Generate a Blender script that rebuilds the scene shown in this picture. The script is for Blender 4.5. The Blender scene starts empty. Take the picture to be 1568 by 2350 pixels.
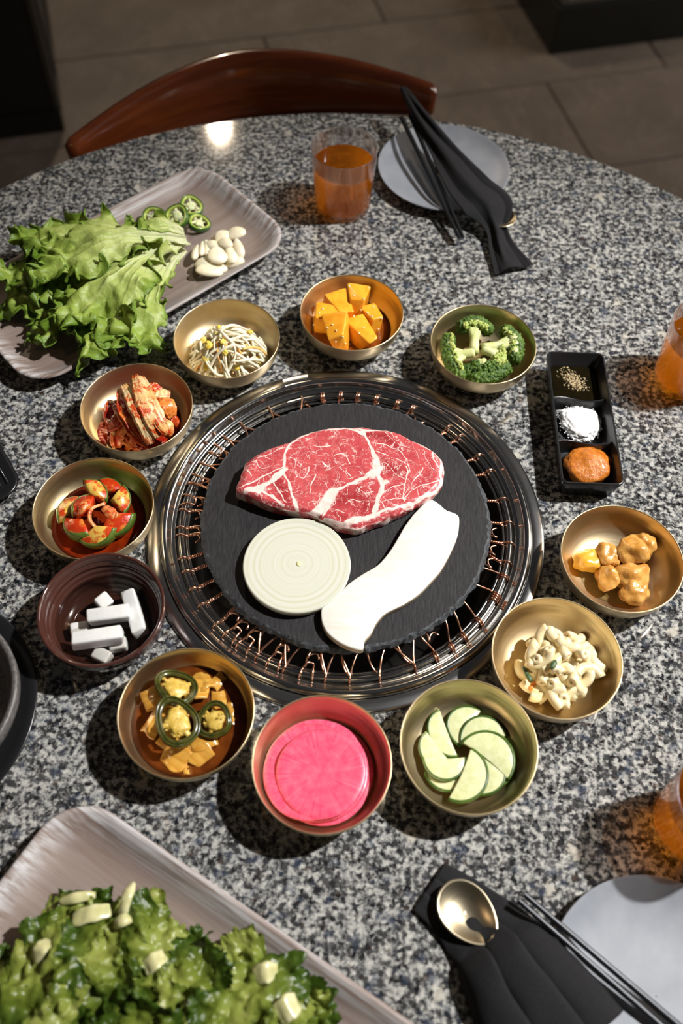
import bpy, bmesh, math, random
import numpy as np
from mathutils import Vector, Matrix, Euler, noise as mnoise
PI = math.pi
rng = random.Random(7)
TZ = 0.75                                    # table top height (m)
scene = bpy.context.scene
COL = scene.collection

# ------------------------------------------------------------------ camera
W, H = 1568, 2350
FPX, PITCH, ROLL = 2102.47, 1.017949, 0.0387179
CAM = np.array([-0.005, -0.487, 0.82313])    # above table centre, z over table top
_fw = np.array([0, math.cos(PITCH), -math.sin(PITCH)])
_up = np.array([0, math.sin(PITCH), math.cos(PITCH)])
_rt = np.array([1.0, 0, 0])
_r2 = _rt*math.cos(ROLL)+_up*math.sin(ROLL)
_u2 = -_rt*math.sin(ROLL)+_up*math.cos(ROLL)
cd = bpy.data.cameras.new('camera'); co = bpy.data.objects.new('camera', cd); COL.objects.link(co)
cd.sensor_fit = 'VERTICAL'; cd.sensor_height = 36.0; cd.lens = FPX/H*36.0
cd.clip_start = 0.02
co.matrix_world = Matrix(((_r2[0], _u2[0], -_fw[0], CAM[0]), (_r2[1], _u2[1], -_fw[1], CAM[1]),
                          (_r2[2], _u2[2], -_fw[2], CAM[2]+TZ), (0, 0, 0, 1)))
cd.dof.use_dof = True; cd.dof.focus_distance = 0.945; cd.dof.aperture_fstop = 3.2
scene.camera = co

# ------------------------------------------------------------------ world and lights
wd = bpy.data.worlds.new('world'); scene.world = wd; wd.use_nodes = True
wd.node_tree.nodes['Background'].inputs[0].default_value = (0.92, 0.90, 0.95, 1)
wd.node_tree.nodes['Background'].inputs[1].default_value = 0.024

def aim(o, target):
    o.rotation_euler = (Vector(target)-o.location).to_track_quat('-Z', 'Y').to_euler()
def light(name, kind, loc, energy, color, target=None, **kw):
    l = bpy.data.lights.new(name, kind); l.energy = energy; l.color = color
    for k, v in kw.items(): setattr(l, k, v)
    o = bpy.data.objects.new(name, l); COL.objects.link(o); o.location = loc
    if target is not None: aim(o, target)
    return o
# hard light from the right: a ceiling spotlight of the room, beyond the picture
AZ, EL, DK = math.radians(13), math.radians(52), 3.4
light('ceiling_spotlight_right_offscreen', 'SPOT', (DK*math.cos(EL)*math.cos(AZ), DK*math.cos(EL)*math.sin(AZ), TZ+DK*math.sin(EL)), 819,
      (1.0, 0.98, 0.955), (0.12, -0.06, TZ), spot_size=math.radians(32), spot_blend=0.95, shadow_soft_size=0.057)
# added unseen area fill on the right, for soft highlights in the bowls
_wa = math.radians(15.6); _wx, _wy = 4.05*math.cos(_wa)-0.9*math.sin(_wa), 4.05*math.sin(_wa)+0.9*math.cos(_wa)
wl = light('soft_fill_right_offscreen', 'AREA', (_wx, _wy, TZ+1.15), 55, (1.0, 0.98, 0.95), None, shape='RECTANGLE', size=2.6, size_y=1.7)
wl.rotation_euler = (math.radians(90), 0, _wa+math.radians(90))
# small warm ceiling lamps of the room
light('ceiling_lamp_back_offscreen', 'POINT', (-0.65, 3.3, TZ+1.9), 66, (1.0, 0.80, 0.58), shadow_soft_size=0.03)
light('ceiling_lamp_right_offscreen', 'POINT', (2.2, 1.3, TZ+1.7), 30, (1.0, 0.66, 0.36), shadow_soft_size=0.05)
light('ceiling_lamp_left_offscreen', 'POINT', (-1.6, -0.5, TZ+1.7), 7, (1.0, 0.70, 0.42), shadow_soft_size=0.05)
vs = scene.view_settings
vs.view_transform = 'Standard'; vs.look = 'None'; vs.gamma = 1.0; vs.use_curve_mapping = False; vs.exposure = 0.0

# ------------------------------------------------------------------ helpers
def P(px, py, z=0.0):
    d = _fw*FPX+_r2*(px-W/2)+_u2*(H/2-py)
    q = CAM+d*((z-CAM[2])/d[2])
    return Vector((q[0], q[1], TZ+z))
def crop(cx, cy, s):                         # zoom-crop coordinates to photo pixels
    return lambda x, y: (cx+x/s, cy+y/s)

class MB:
    def __init__(s): s.v = []; s.f = []
    def add(s, v, f):
        b = len(s.v); s.v += [tuple(a) for a in v]; s.f += [tuple(b+i for i in q) for q in f]; return s
def link(name, me, mat, parent=None, loc=None, smooth=True):
    if smooth: me.shade_smooth()
    if mat is not None and not me.materials: me.materials.append(M[mat] if isinstance(mat, str) else mat)
    o = bpy.data.objects.new(name, me); COL.objects.link(o)
    if parent is not None: o.parent = parent
    if loc is not None: o.location = loc
    return o
def mesh(name, v, f, mat, parent=None, loc=None, smooth=True, flip=False):
    me = bpy.data.meshes.new(name)
    me.from_pydata([tuple(map(float, a)) for a in v], [], [tuple(q) for q in f]); me.update()
    if flip: me.flip_normals()
    return link(name, me, mat, parent, loc, smooth)
def fixn(me):
    bm = bmesh.new(); bm.from_mesh(me); bmesh.ops.recalc_face_normals(bm, faces=bm.faces); bm.to_mesh(me); bm.free()
def tag(o, label, cat, group=None, kind=None):
    o['label'] = label; o['category'] = cat
    if group: o['group'] = group
    if kind: o['kind'] = kind
    return o
def thing(name, label, cat, loc=(0, 0, 0), rz=0.0, group=None):
    o = bpy.data.objects.new(name, None); COL.objects.link(o); o.location = loc; o.rotation_euler = (0, 0, rz)
    o.empty_display_size = 0.02
    return tag(o, label, cat, group)
def dup(root, loc=None, rot=None, sc=None, label=None):
    r = root.copy(); COL.objects.link(r)
    if loc is not None: r.location = loc
    if rot is not None: r.rotation_euler = rot
    if sc is not None: r.scale = (sc,)*3 if isinstance(sc, (int, float)) else sc
    if label: r['label'] = label
    for ch in list(root.children):
        c = ch.copy(); COL.objects.link(c); c.parent = r; c.matrix_parent_inverse = ch.matrix_parent_inverse.copy()
        for g in list(ch.children):
            d = g.copy(); COL.objects.link(d); d.parent = c
    return r
def lathe(prof, n=96, closed=False):
    v = []; f = []; m = len(prof)
    for r, z in prof:
        for i in range(n):
            a = 2*PI*i/n; v.append((r*math.cos(a), r*math.sin(a), z))
    for j in range(m if closed else m-1):
        k = (j+1) % m
        for i in range(n):
            i2 = (i+1) % n
            f.append((j*n+i, j*n+i2, k*n+i2, k*n+i))
    return v, f
def spline(pts, n):                          # Catmull-Rom through points
    pts = [np.array(p, float) for p in pts]
    if len(pts) == 2: pts = [pts[0], (pts[0]*2+pts[1])/3, (pts[0]+2*pts[1])/3, pts[1]]
    q = [2*pts[0]-pts[1]]+pts+[2*pts[-1]-pts[-2]]
    out = []; segs = len(pts)-1
    for k in range(n+1):
        t = k/n*segs; i = min(int(t), segs-1); t -= i
        a, b, c, d = q[i:i+4]
        out.append(0.5*((2*b)+(c-a)*t+(2*a-5*b+4*c-d)*t*t+(3*b-a-3*c+d)*t**3))
    return out
def tube(path, rad, n=8, caps=True, flat=1.0):
    path = [np.array(p, float) for p in path]; m = len(path)
    v = []; f = []; up = None
    for i, p in enumerate(path):
        t = path[min(i+1, m-1)]-path[max(i-1, 0)]; t = t/(np.linalg.norm(t)+1e-12)
        if up is None:
            up = np.array([0, 0, 1.0]) if abs(t[2]) < 0.9 else np.array([1.0, 0, 0])
        s = np.cross(t, up); s /= np.linalg.norm(s)+1e-12; up = np.cross(s, t)
        r = rad[i] if hasattr(rad, '__len__') else rad
        for k in range(n):
            a = 2*PI*k/n; v.append(p+r*(math.cos(a)*s+math.sin(a)*up*flat))
    for i in range(m-1):
        for k in range(n):
            k2 = (k+1) % n; f.append((i*n+k, i*n+k2, (i+1)*n+k2, (i+1)*n+k))
    if caps:
        f.append(tuple(range(n-1, -1, -1))); f.append(tuple((m-1)*n+k for k in range(n)))
    return v, f
def nz(x, y, z, s=1.0, o=0.0):
    return mnoise.noise(Vector((x*s+o, y*s-o*0.7, z*s+o*0.3)))
def ico(sub=3):
    bm = bmesh.new(); bmesh.ops.create_icosphere(bm, subdivisions=sub, radius=1)
    v = [tuple(a.co) for a in bm.verts]; f = [tuple(a.index for a in q.verts) for q in bm.faces]; bm.free(); return v, f
ICO = {k: ico(k) for k in (1, 2, 3, 4)}
def blob(size, seed=0, amp=0.2, freq=1.6, sub=3, amp2=0.0, freq2=6.0):
    v, f = ICO[sub]; o = []
    for x, y, z in v:
        k = 1+amp*nz(x, y, z, freq, seed*7.3)+amp2*nz(x, y, z, freq2, seed*3.1)
        o.append((x*size[0]*k, y*size[1]*k, z*size[2]*k))
    return o, f
def rrect(hx, hy, r, seg=10):
    pts = []
    for cx, cy, a0 in ((hx-r, hy-r, 0), (-hx+r, hy-r, PI/2), (-hx+r, -hy+r, PI), (hx-r, -hy+r, 1.5*PI)):
        for i in range(seg+1):
            a = a0+PI/2*i/seg; pts.append((cx+r*math.cos(a), cy+r*math.sin(a)))
    return pts
def rr_loft(rings, seg=10, cap_end=True, cap_start=True):
    v = []; f = []; n = None
    for hx, hy, r, z in rings:
        pts = rrect(hx, hy, r, seg); n = len(pts); v += [(x, y, z) for x, y in pts]
    for j in range(len(rings)-1):
        for i in range(n):
            i2 = (i+1) % n; f.append((j*n+i, j*n+i2, (j+1)*n+i2, (j+1)*n+i))
    if cap_start: f.append(tuple(range(n-1, -1, -1)))
    if cap_end: f.append(tuple((len(rings)-1)*n+i for i in range(n)))
    return v, f
def box(x0, x1, y0, y1, z0, z1):
    v = [(x, y, z) for z in (z0, z1) for y in (y0, y1) for x in (x0, x1)]
    return v, [(0, 2, 3, 1), (4, 5, 7, 6), (0, 1, 5, 4), (1, 3, 7, 5), (3, 2, 6, 7), (2, 0, 4, 6)]
def bevel(o, w, seg=2):
    m = o.modifiers.new('bevel', 'BEVEL'); m.width = w; m.segments = seg; m.limit_method = 'ANGLE'; m.angle_limit = 0.6
    return o
def slab(outline, z0, z1, inset=0.0015, dome=0.0):   # prism with softened top edge; outline ccw list of (x,y)
    n = len(outline); pts = [np.array(p, float) for p in outline]
    nrm = []
    for i in range(n):
        t = pts[(i+1) % n]-pts[i-1]; t /= np.linalg.norm(t)+1e-12; nrm.append(np.array([t[1], -t[0]]))
    v = []; f = []
    lay = [(inset*0.7, z0), (0, z0+inset*0.7), (0, z1-inset), (inset*0.35, z1-inset*0.3), (inset*1.2, z1)]
    for ins, z in lay:
        v += [(*(pts[i]-nrm[i]*ins), z) for i in range(n)]
    for j in range(len(lay)-1):
        for i in range(n):
            i2 = (i+1) % n; f.append((j*n+i, j*n+i2, (j+1)*n+i2, (j+1)*n+i))
    f.append(tuple(range(n-1, -1, -1))); f.append(tuple((len(lay)-1)*n+i for i in range(n)))
    return v, f
def ccw(pts):
    a = sum(pts[i-1][0]*pts[i][1]-pts[i][0]*pts[i-1][1] for i in range(len(pts)))
    return pts if a > 0 else pts[::-1]
def resample(pts, n):                        # smooth closed outline
    q = spline(list(pts)+[pts[0]], max(n*4, 200)); L = [0]
    for a, b in zip(q, q[1:]): L.append(L[-1]+np.linalg.norm(b-a))
    out = []; q = np.array(q)
    for k in range(n):
        s = L[-1]*k/n; out.append((np.interp(s, L, q[:, 0]), np.interp(s, L, q[:, 1])))
    return out

# ------------------------------------------------------------------ materials
M = {}
class NT:
    def __init__(s, name):
        m = bpy.data.materials.new(name); m.use_nodes = True; M[name] = m; s.m = m
        s.t = m.node_tree; s.n = s.t.nodes; s.b = s.n['Principled BSDF']; s.out = s.n['Material Output']
        s.tc = s.n.new('ShaderNodeTexCoord')
    def l(s, a, b): s.t.links.new(a, b)
    def new(s, k, **kw):
        x = s.n.new(k)
        for a, v in kw.items(): setattr(x, a, v)
        return x
    def map(s, scale=(1, 1, 1), src=None, rot=(0, 0, 0), loc=(0, 0, 0)):
        m = s.new('ShaderNodeMapping'); m.inputs['Scale'].default_value = scale; m.inputs['Rotation'].default_value = rot
        m.inputs['Location'].default_value = loc
        s.l(src or s.tc.outputs['Object'], m.inputs['Vector']); return m.outputs[0]
    def noise(s, scale, detail=3, rough=0.55, src=None, dist=0.0):
        x = s.new('ShaderNodeTexNoise'); x.inputs['Scale'].default_value = scale; x.inputs['Detail'].default_value = detail
        x.inputs['Roughness'].default_value = rough; x.inputs['Distortion'].default_value = dist
        s.l(src or s.tc.outputs['Object'], x.inputs['Vector']); return x
    def vor(s, scale, src=None, feature='F1', rnd=1.0):
        x = s.new('ShaderNodeTexVoronoi', feature=feature); x.inputs['Scale'].default_value = scale
        x.inputs['Randomness'].default_value = rnd
        s.l(src or s.tc.outputs['Object'], x.inputs['Vector']); return x
    def ramp(s, fac, stops, interp='LINEAR'):
        r = s.new('ShaderNodeValToRGB'); e = r.color_ramp; e.interpolation = interp
        while len(e.elements) < len(stops): e.elements.new(0.5)
        for el, (p, c) in zip(e.elements, stops): el.position = p; el.color = (*c, 1) if len(c) == 3 else c
        s.l(fac, r.inputs[0]); return r.outputs[0]
    def mix(s, fac, a, b, mode='MIX'):
        x = s.new('ShaderNodeMix', data_type='RGBA', blend_type=mode)
        for sock, val in ((x.inputs[0], fac), (x.inputs[6], a), (x.inputs[7], b)):
            if isinstance(val, (int, float)): sock.default_value = val
            elif isinstance(val, tuple): sock.default_value = (*val, 1)
            else: s.l(val, sock)
        return x.outputs[2]
    def math(s, op, a, b=0.5, c=None, clamp=False):
        x = s.new('ShaderNodeMath', operation=op, use_clamp=clamp)
        for i, val in enumerate((a, b, c)):
            if val is None: continue
            if isinstance(val, (int, float)): x.inputs[i].default_value = val
            else: s.l(val, x.inputs[i])
        return x.outputs[0]
    def attr(s, name): return s.new('ShaderNodeAttribute', attribute_name=name)
    def sepz(s):
        x = s.new('ShaderNodeSeparateXYZ'); s.l(s.tc.outputs['Object'], x.inputs[0]); return x.outputs
    def color(s, c):
        if isinstance(c, tuple): s.b.inputs['Base Color'].default_value = (*c, 1)
        else: s.l(c, s.b.inputs['Base Color'])
        return s
    def set(s, **kw):
        names = {'rough': 'Roughness', 'metal': 'Metallic', 'trans': 'Transmission Weight', 'ior': 'IOR', 'coat': 'Coat Weight',
                 'sss': 'Subsurface Weight', 'spec': 'Specular IOR Level', 'alpha': 'Alpha', 'sheen': 'Sheen Weight', 'aniso': 'Anisotropic', 'coatr': 'Coat Roughness'}
        for k, v in kw.items():
            i = s.b.inputs[names[k]]
            if isinstance(v, (int, float)): i.default_value = v
            else: s.l(v, i)
        if 'sss' in kw:
            s.b.inputs['Subsurface Radius'].default_value = (1.0, 0.5, 0.3); s.b.inputs['Subsurface Scale'].default_value = 0.004
        return s
    def bump(s, h, strength=0.3, dist=0.001):
        x = s.new('ShaderNodeBump'); x.inputs['Strength'].default_value = strength; x.inputs['Distance'].default_value = dist
        s.l(h, x.inputs['Height']); s.l(x.outputs[0], s.b.inputs['Normal']); return s
def simple(name, c1, c2=None, scale=60, rough=0.45, bump=0.0, bscale=None, lo=0.35, hi=0.65, **kw):
    t = NT(name)
    if c2 is None: t.color(c1)
    else:
        n = t.noise(scale, 4); t.color(t.ramp(n.outputs[0], [(lo, c1), (hi, c2)]))
    t.set(rough=rough, **kw)
    if bump:
        n = t.noise(bscale or scale*2, 3); t.bump(n.outputs[0], bump, 0.001)
    return t

# granite
t = NT('granite')
wn = t.noise(150, 3); warp = t.new('ShaderNodeVectorMath', operation='MULTIPLY_ADD')
t.l(wn.outputs['Color'], warp.inputs[0]); warp.inputs[1].default_value = (0.0085,)*3; t.l(t.tc.outputs['Object'], warp.inputs[2])
wv = warp.outputs[0]
n1 = t.noise(180, 5, 0.62); n2 = t.noise(48, 2, 0.5, src=t.map(loc=(2.2, 7.7, 0)))
v1 = t.vor(270, wv); sep = t.new('ShaderNodeSeparateColor'); t.l(v1.outputs['Color'], sep.inputs[0])
f1 = t.math('ADD', t.math('ADD', t.math('ADD', t.math('MULTIPLY', n1.outputs[0], 1.25), -0.20), t.math('MULTIPLY', n2.outputs[0], 0.35)), t.math('MULTIPLY', sep.outputs[0], 0.20))
cA = t.ramp(f1, [(0.0, (0.005, 0.005, 0.006)), (0.60, (0.007, 0.007, 0.008)), (0.645, (0.030, 0.030, 0.033)), (0.685, (0.100, 0.101, 0.098)), (0.735, (0.195, 0.197, 0.189)), (0.81, (0.345, 0.344, 0.322)), (0.95, (0.50, 0.49, 0.45))])
c = t.mix(0.10, cA, t.ramp(sep.outputs[1], [(0, (0.02, 0.02, 0.02)), (0.5, (0.25, 0.25, 0.25)), (1, (0.6, 0.6, 0.58))]))
blue = t.noise(70, 2, src=t.map(loc=(3.1, 1.7, 0))); c = t.mix(t.math('MULTIPLY', t.ramp(blue.outputs[0], [(0.57, (0, 0, 0)), (0.68, (1, 1, 1))]), 0.55), c, (0.035, 0.05, 0.085))
brn = t.noise(110, 3, src=t.map(loc=(9.1, 4.7, 0))); c = t.mix(t.math('MULTIPLY', t.ramp(brn.outputs[0], [(0.62, (0, 0, 0)), (0.70, (1, 1, 1))]), 0.6), c, (0.06, 0.032, 0.02))
v3 = t.vor(42, wv); sep3 = t.new('ShaderNodeSeparateColor'); t.l(v3.outputs['Color'], sep3.inputs[0]); cn = t.noise(150, 3, 0.6, src=t.map(loc=(1, 2, 3)))
dd = t.math('ADD', v3.outputs['Distance'], t.math('MULTIPLY', t.math('SUBTRACT', cn.outputs[0], 0.5), 0.9))
cream = t.math('MULTIPLY', t.math('GREATER_THAN', sep3.outputs[0], 0.84), t.ramp(dd, [(0.16, (1, 1, 1)), (0.30, (0, 0, 0))]))
c = t.mix(t.math('MULTIPLY', cream, 0.75), c, (0.50, 0.47, 0.40))
t.color(c).set(rough=0.055, spec=0.40)
# metals
def brushed(name, c1, c2, rough, sc=(4, 4, 900)):
    t = NT(name); n = t.noise(1.0, 2, src=t.map(sc)); p = t.noise(35, 3)
    t.color(t.ramp(p.outputs[0], [(0.3, c1), (0.7, c2)])).set(metal=1.0, rough=t.math('ADD', t.math('MULTIPLY', n.outputs[0], 0.10), rough-0.05))
    t.bump(n.outputs[0], 0.06, 0.0004); return t
brushed('brass', (0.62, 0.49, 0.29), (0.70, 0.575, 0.37), 0.37)
brushed('spoon_gold', (0.66, 0.56, 0.38), (0.70, 0.60, 0.42), 0.30)
brushed('steel', (0.56, 0.55, 0.54), (0.66, 0.65, 0.64), 0.20)
brushed('steel_bright', (0.66, 0.65, 0.63), (0.74, 0.73, 0.71), 0.14)
brushed('basin_steel', (0.10, 0.095, 0.09), (0.16, 0.15, 0.14), 0.38)
simple('copper', (0.80, 0.42, 0.27), (0.90, 0.52, 0.36), 200, 0.24, metal=1.0)
# slate
t = NT('slate'); n = t.noise(1, 4, src=t.map((420, 90, 300))); p = t.noise(500, 4)
t.color(t.ramp(n.outputs[0], [(0.3, (0.011, 0.010, 0.0115)), (0.75, (0.026, 0.0245, 0.0265))])).set(rough=0.62, spec=0.3)
t.bump(t.math('ADD', t.math('MULTIPLY', n.outputs[0], 0.7), t.math('MULTIPLY', p.outputs[0], 0.3)), 0.5, 0.0012)
t = NT('slate_edge'); n = t.noise(120, 5, 0.65)
t.color(t.ramp(n.outputs[0], [(0.35, (0.016, 0.018, 0.021)), (0.7, (0.075, 0.085, 0.095))])).set(rough=0.6).bump(n.outputs[0], 0.8, 0.003)
# ceramics, plastic, cloth, wood
simple('black_plastic', (0.012, 0.012, 0.013), None, rough=0.22)
simple('black_ceramic', (0.017, 0.017, 0.018), None, rough=0.25)
simple('stone_bowl', (0.06, 0.055, 0.053), (0.13, 0.12, 0.115), 300, 0.42, 0.2)
t = NT('brown_glaze'); z = t.sepz()[2]; w = t.new('ShaderNodeTexWave', wave_type='BANDS', bands_direction='Z'); w.inputs['Scale'].default_value = 52
t.l(t.tc.outputs['Object'], w.inputs[0]); t.color((0.060, 0.022, 0.016)).set(rough=0.13, coat=0.5).bump(w.outputs[1], 0.35, 0.0012)
simple('plate_grey', (0.22, 0.238, 0.27), (0.265, 0.283, 0.315), 40, 0.45)
t = NT('napkin'); n = t.noise(900, 2); t.color(t.ramp(n.outputs[0], [(0.3, (0.009, 0.009, 0.010)), (0.7, (0.018, 0.018, 0.0195))])).set(rough=0.9, spec=0.2).bump(n.outputs[0], 0.3, 0.0006)
simple('chopstick', (0.028, 0.030, 0.034), None, rough=0.32, metal=0.6)
t = NT('tray_wood'); m_ = t.map((9, 240, 60)); n = t.noise(1, 5, 0.65, src=m_); b = t.noise(1, 2, src=t.map((3, 26, 10)))
c = t.ramp(b.outputs[0], [(0.3, (0.18, 0.125, 0.100)), (0.5, (0.22, 0.165, 0.140)), (0.7, (0.25, 0.188, 0.150))])
zz = t.sepz()[2]; rim = t.math('MULTIPLY', t.math('SUBTRACT', zz, 0.0085), 90, clamp=True)
white = t.math('MULTIPLY', t.ramp(n.outputs[0], [(0.38, (0, 0, 0)), (0.62, (1, 1, 1))]), t.math('ADD', t.math('MULTIPLY', rim, 0.78), 0.10))
c = t.mix(white, c, (0.56, 0.55, 0.56)); t.color(c).set(rough=0.5).bump(n.outputs[0], 0.25, 0.001)
t = NT('chair_wood'); n = t.noise(1, 4, src=t.map((10, 10, 120)), dist=0.5)
t.color(t.ramp(n.outputs[0], [(0.3, (0.11, 0.023, 0.006)), (0.7, (0.20, 0.046, 0.011))])).set(rough=0.2, coat=0.8, coatr=0.06)
simple('chair_dark', (0.02, 0.016, 0.014), None, rough=0.5)
simple('seat_leather', (0.02, 0.018, 0.018), None, rough=0.45)
t = NT('floor_tile'); n = t.noise(5, 5, 0.6); vn = t.noise(2.2, 6, 0.7, dist=1.5)
vein = t.ramp(vn.outputs[0], [(0.485, (0, 0, 0)), (0.50, (1, 1, 1)), (0.515, (0, 0, 0))])
c = t.ramp(n.outputs[0], [(0.3, (0.155, 0.128, 0.107)), (0.7, (0.215, 0.182, 0.156))]); c = t.mix(t.math('MULTIPLY', vein, 0.35), c, (0.32, 0.28, 0.25))
t.color(c).set(rough=0.5)
simple('grout', (0.055, 0.047, 0.040), None, rough=0.9)
simple('black_panel', (0.010, 0.012, 0.011), None, rough=0.35)
simple('panel_edge', (0.05, 0.046, 0.042), None, rough=0.3)
simple('pale_panel', (0.55, 0.55, 0.57), None, rough=0.5)
simple('table_base', (0.02, 0.02, 0.02), None, rough=0.5)
# glass and liquids
t = NT('glass'); gl = t.new('ShaderNodeBsdfGlossy'); gl.inputs['Roughness'].default_value = 0.10; tp = t.new('ShaderNodeBsdfTransparent'); tp.inputs[0].default_value = (0.96, 0.955, 0.945, 1)
lw = t.new('ShaderNodeLayerWeight'); lw.inputs[0].default_value = 0.5; gb = t.new('ShaderNodeNewGeometry')
fac = t.math('MULTIPLY', t.math('ADD', t.math('MULTIPLY', t.math('POWER', lw.outputs['Facing'], 3.0), 0.85), 0.05), t.math('SUBTRACT', 1.0, gb.outputs['Backfacing']))
mx = t.new('ShaderNodeMixShader'); t.l(fac, mx.inputs[0]); t.l(tp.outputs[0], mx.inputs[1]); t.l(gl.outputs[0], mx.inputs[2]); gg = t.new('ShaderNodeBsdfGlass'); gg.inputs['Roughness'].default_value = 0.0; gg.inputs['IOR'].default_value = 1.45; m2 = t.new('ShaderNodeMixShader'); m2.inputs[0].default_value = 0.5; t.l(mx.outputs[0], m2.inputs[1]); t.l(gg.outputs[0], m2.inputs[2]); t.l(m2.outputs[0], t.out.inputs[0])
def liquid(name, col, ior=1.34, dens=None):
    t = NT(name); t.color(col).set(rough=0.02, trans=1.0, ior=ior); return t
t = NT('tea'); gl = t.new('ShaderNodeBsdfGlossy'); gl.inputs['Roughness'].default_value = 0.02; tp = t.new('ShaderNodeBsdfTransparent'); tp.inputs[0].default_value = (0.95, 0.55, 0.10, 1)
df = t.new('ShaderNodeBsdfTranslucent'); df.inputs[0].default_value = (0.95, 0.46, 0.04, 1); m1 = t.new('ShaderNodeMixShader'); m1.inputs[0].default_value = 0.36; t.l(tp.outputs[0], m1.inputs[1]); t.l(df.outputs[0], m1.inputs[2])
lw = t.new('ShaderNodeLayerWeight'); lw.inputs[0].default_value = 0.5; gb = t.new('ShaderNodeNewGeometry')
fac = t.math('MULTIPLY', t.math('ADD', t.math('MULTIPLY', t.math('POWER', lw.outputs['Facing'], 3.0), 0.85), 0.05), t.math('SUBTRACT', 1.0, gb.outputs['Backfacing']))
mx = t.new('ShaderNodeMixShader'); t.l(fac, mx.inputs[0]); t.l(m1.outputs[0], mx.inputs[1]); t.l(gl.outputs[0], mx.inputs[2]); t.l(mx.outputs[0], t.out.inputs[0])
t = NT('water'); gl = t.new('ShaderNodeBsdfGlossy'); gl.inputs['Roughness'].default_value = 0.03; tp = t.new('ShaderNodeBsdfTransparent'); tp.inputs[0].default_value = (0.86, 0.85, 0.83, 1)
lw = t.new('ShaderNodeLayerWeight'); lw.inputs[0].default_value = 0.5; gb = t.new('ShaderNodeNewGeometry')
fac = t.math('MULTIPLY', t.math('ADD', t.math('MULTIPLY', t.math('POWER', lw.outputs['Facing'], 3.0), 0.85), 0.05), t.math('SUBTRACT', 1.0, gb.outputs['Backfacing']))
mx = t.new('ShaderNodeMixShader'); t.l(fac, mx.inputs[0]); t.l(tp.outputs[0], mx.inputs[1]); t.l(gl.outputs[0], mx.inputs[2]); t.l(mx.outputs[0], t.out.inputs[0])
def sauce(name, c1, c2, alpha=0.85, rough=0.07, scale=60):
    t = NT(name); n = t.noise(scale, 4); t.color(t.ramp(n.outputs[0], [(0.35, c1), (0.65, c2)])).set(rough=rough, alpha=alpha, spec=0.4)
sauce('sauce_amber', (0.16, 0.035, 0.004), (0.30, 0.075, 0.008), 0.72)
sauce('sauce_soy', (0.10, 0.022, 0.004), (0.20, 0.05, 0.007), 0.72)
sauce('sauce_red', (0.10, 0.008, 0.002), (0.26, 0.024, 0.003), 0.8)
sauce('sauce_pink', (0.55, 0.03, 0.05), (0.62, 0.05, 0.08), 0.55)
sauce('sauce_clear', (0.32, 0.22, 0.07), (0.40, 0.29, 0.10), 0.25)
sauce('sesame_oil', (0.006, 0.0045, 0.002), (0.010, 0.007, 0.002), 1.0)
# foods
def chili(name, base, base2, red, amount, rough=0.25, scale=90, sss=0.15):
    t = NT(name); n = t.noise(scale*0.35, 3); c = t.ramp(n.outputs[0], [(0.35, base), (0.65, base2)])
    p = t.noise(scale*1.2, 5, 0.7); q = t.noise(scale*0.4, 2)
    fac = t.math('ADD', t.math('MULTIPLY', p.outputs[0], 0.6), t.math('MULTIPLY', q.outputs[0], 0.5))
    c = t.mix(t.ramp(fac, [(amount, (0, 0, 0)), (amount+0.06, (1, 1, 1))]), c, red)
    fl = t.vor(900); c = t.mix(t.math('MULTIPLY', t.math('LESS_THAN', fl.outputs['Distance'], 0.28), t.ramp(q.outputs[0], [(0.4, (0, 0, 0)), (0.6, (1, 1, 1))])), c, (0.42, 0.012, 0.004))
    t.color(c).set(rough=rough, sss=sss, coat=0.3).bump(p.outputs[0], 0.5, 0.0016); return t
chili('kimchi_white', (0.76, 0.60, 0.33), (0.72, 0.36, 0.09), (0.58, 0.075, 0.010), 0.56, scale=130)
chili('kimchi_orange', (0.72, 0.26, 0.05), (0.62, 0.13, 0.02), (0.48, 0.03, 0.005), 0.53)
chili('kimchi_red', (0.55, 0.08, 0.012), (0.42, 0.035, 0.006), (0.30, 0.012, 0.003), 0.50)
chili('oi_flesh', (0.66, 0.46, 0.09), (0.58, 0.30, 0.04), (0.52, 0.05, 0.007), 0.515)
chili('oi_red', (0.62, 0.20, 0.03), (0.55, 0.09, 0.012), (0.50, 0.035, 0.006), 0.45)
chili('oi_onion', (0.70, 0.28, 0.09), (0.62, 0.13, 0.03), (0.5, 0.04, 0.008), 0.52)
simple('oi_skin', (0.045, 0.085, 0.012), (0.10, 0.15, 0.02), 90, 0.3, 0.3, coat=0.3)
t = NT('pumpkin'); n = t.noise(70, 3); t.color(t.ramp(n.outputs[0], [(0.3, (0.80, 0.30, 0.015)), (0.7, (0.90, 0.46, 0.04))])).set(rough=0.22, sss=0.35, coat=0.4)
t.bump(t.noise(160, 4).outputs[0], 0.25, 0.001)
simple('sesame', (0.80, 0.66, 0.42), None, rough=0.5)
simple('broc_green', (0.030, 0.080, 0.008), (0.10, 0.18, 0.016), 160, 0.6, 0.4)
simple('broc_light', (0.30, 0.40, 0.07), (0.45, 0.50, 0.14), 160, 0.55, 0.4)
simple('broc_flesh', (0.56, 0.60, 0.22), (0.70, 0.71, 0.36), 120, 0.45, 0.3, sss=0.2)
simple('sprout_stem', (0.80, 0.72, 0.50), (0.86, 0.82, 0.66), 90, 0.25, sss=0.35)
simple('sprout_orange', (0.82, 0.40, 0.10), (0.85, 0.52, 0.18), 90, 0.28, sss=0.2)
simple('sprout_head', (0.80, 0.58, 0.08), (0.86, 0.68, 0.16), 90, 0.3, sss=0.2)
simple('white_radish', (0.66, 0.665, 0.65), (0.74, 0.745, 0.73), 60, 0.3, sss=0.3)
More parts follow.
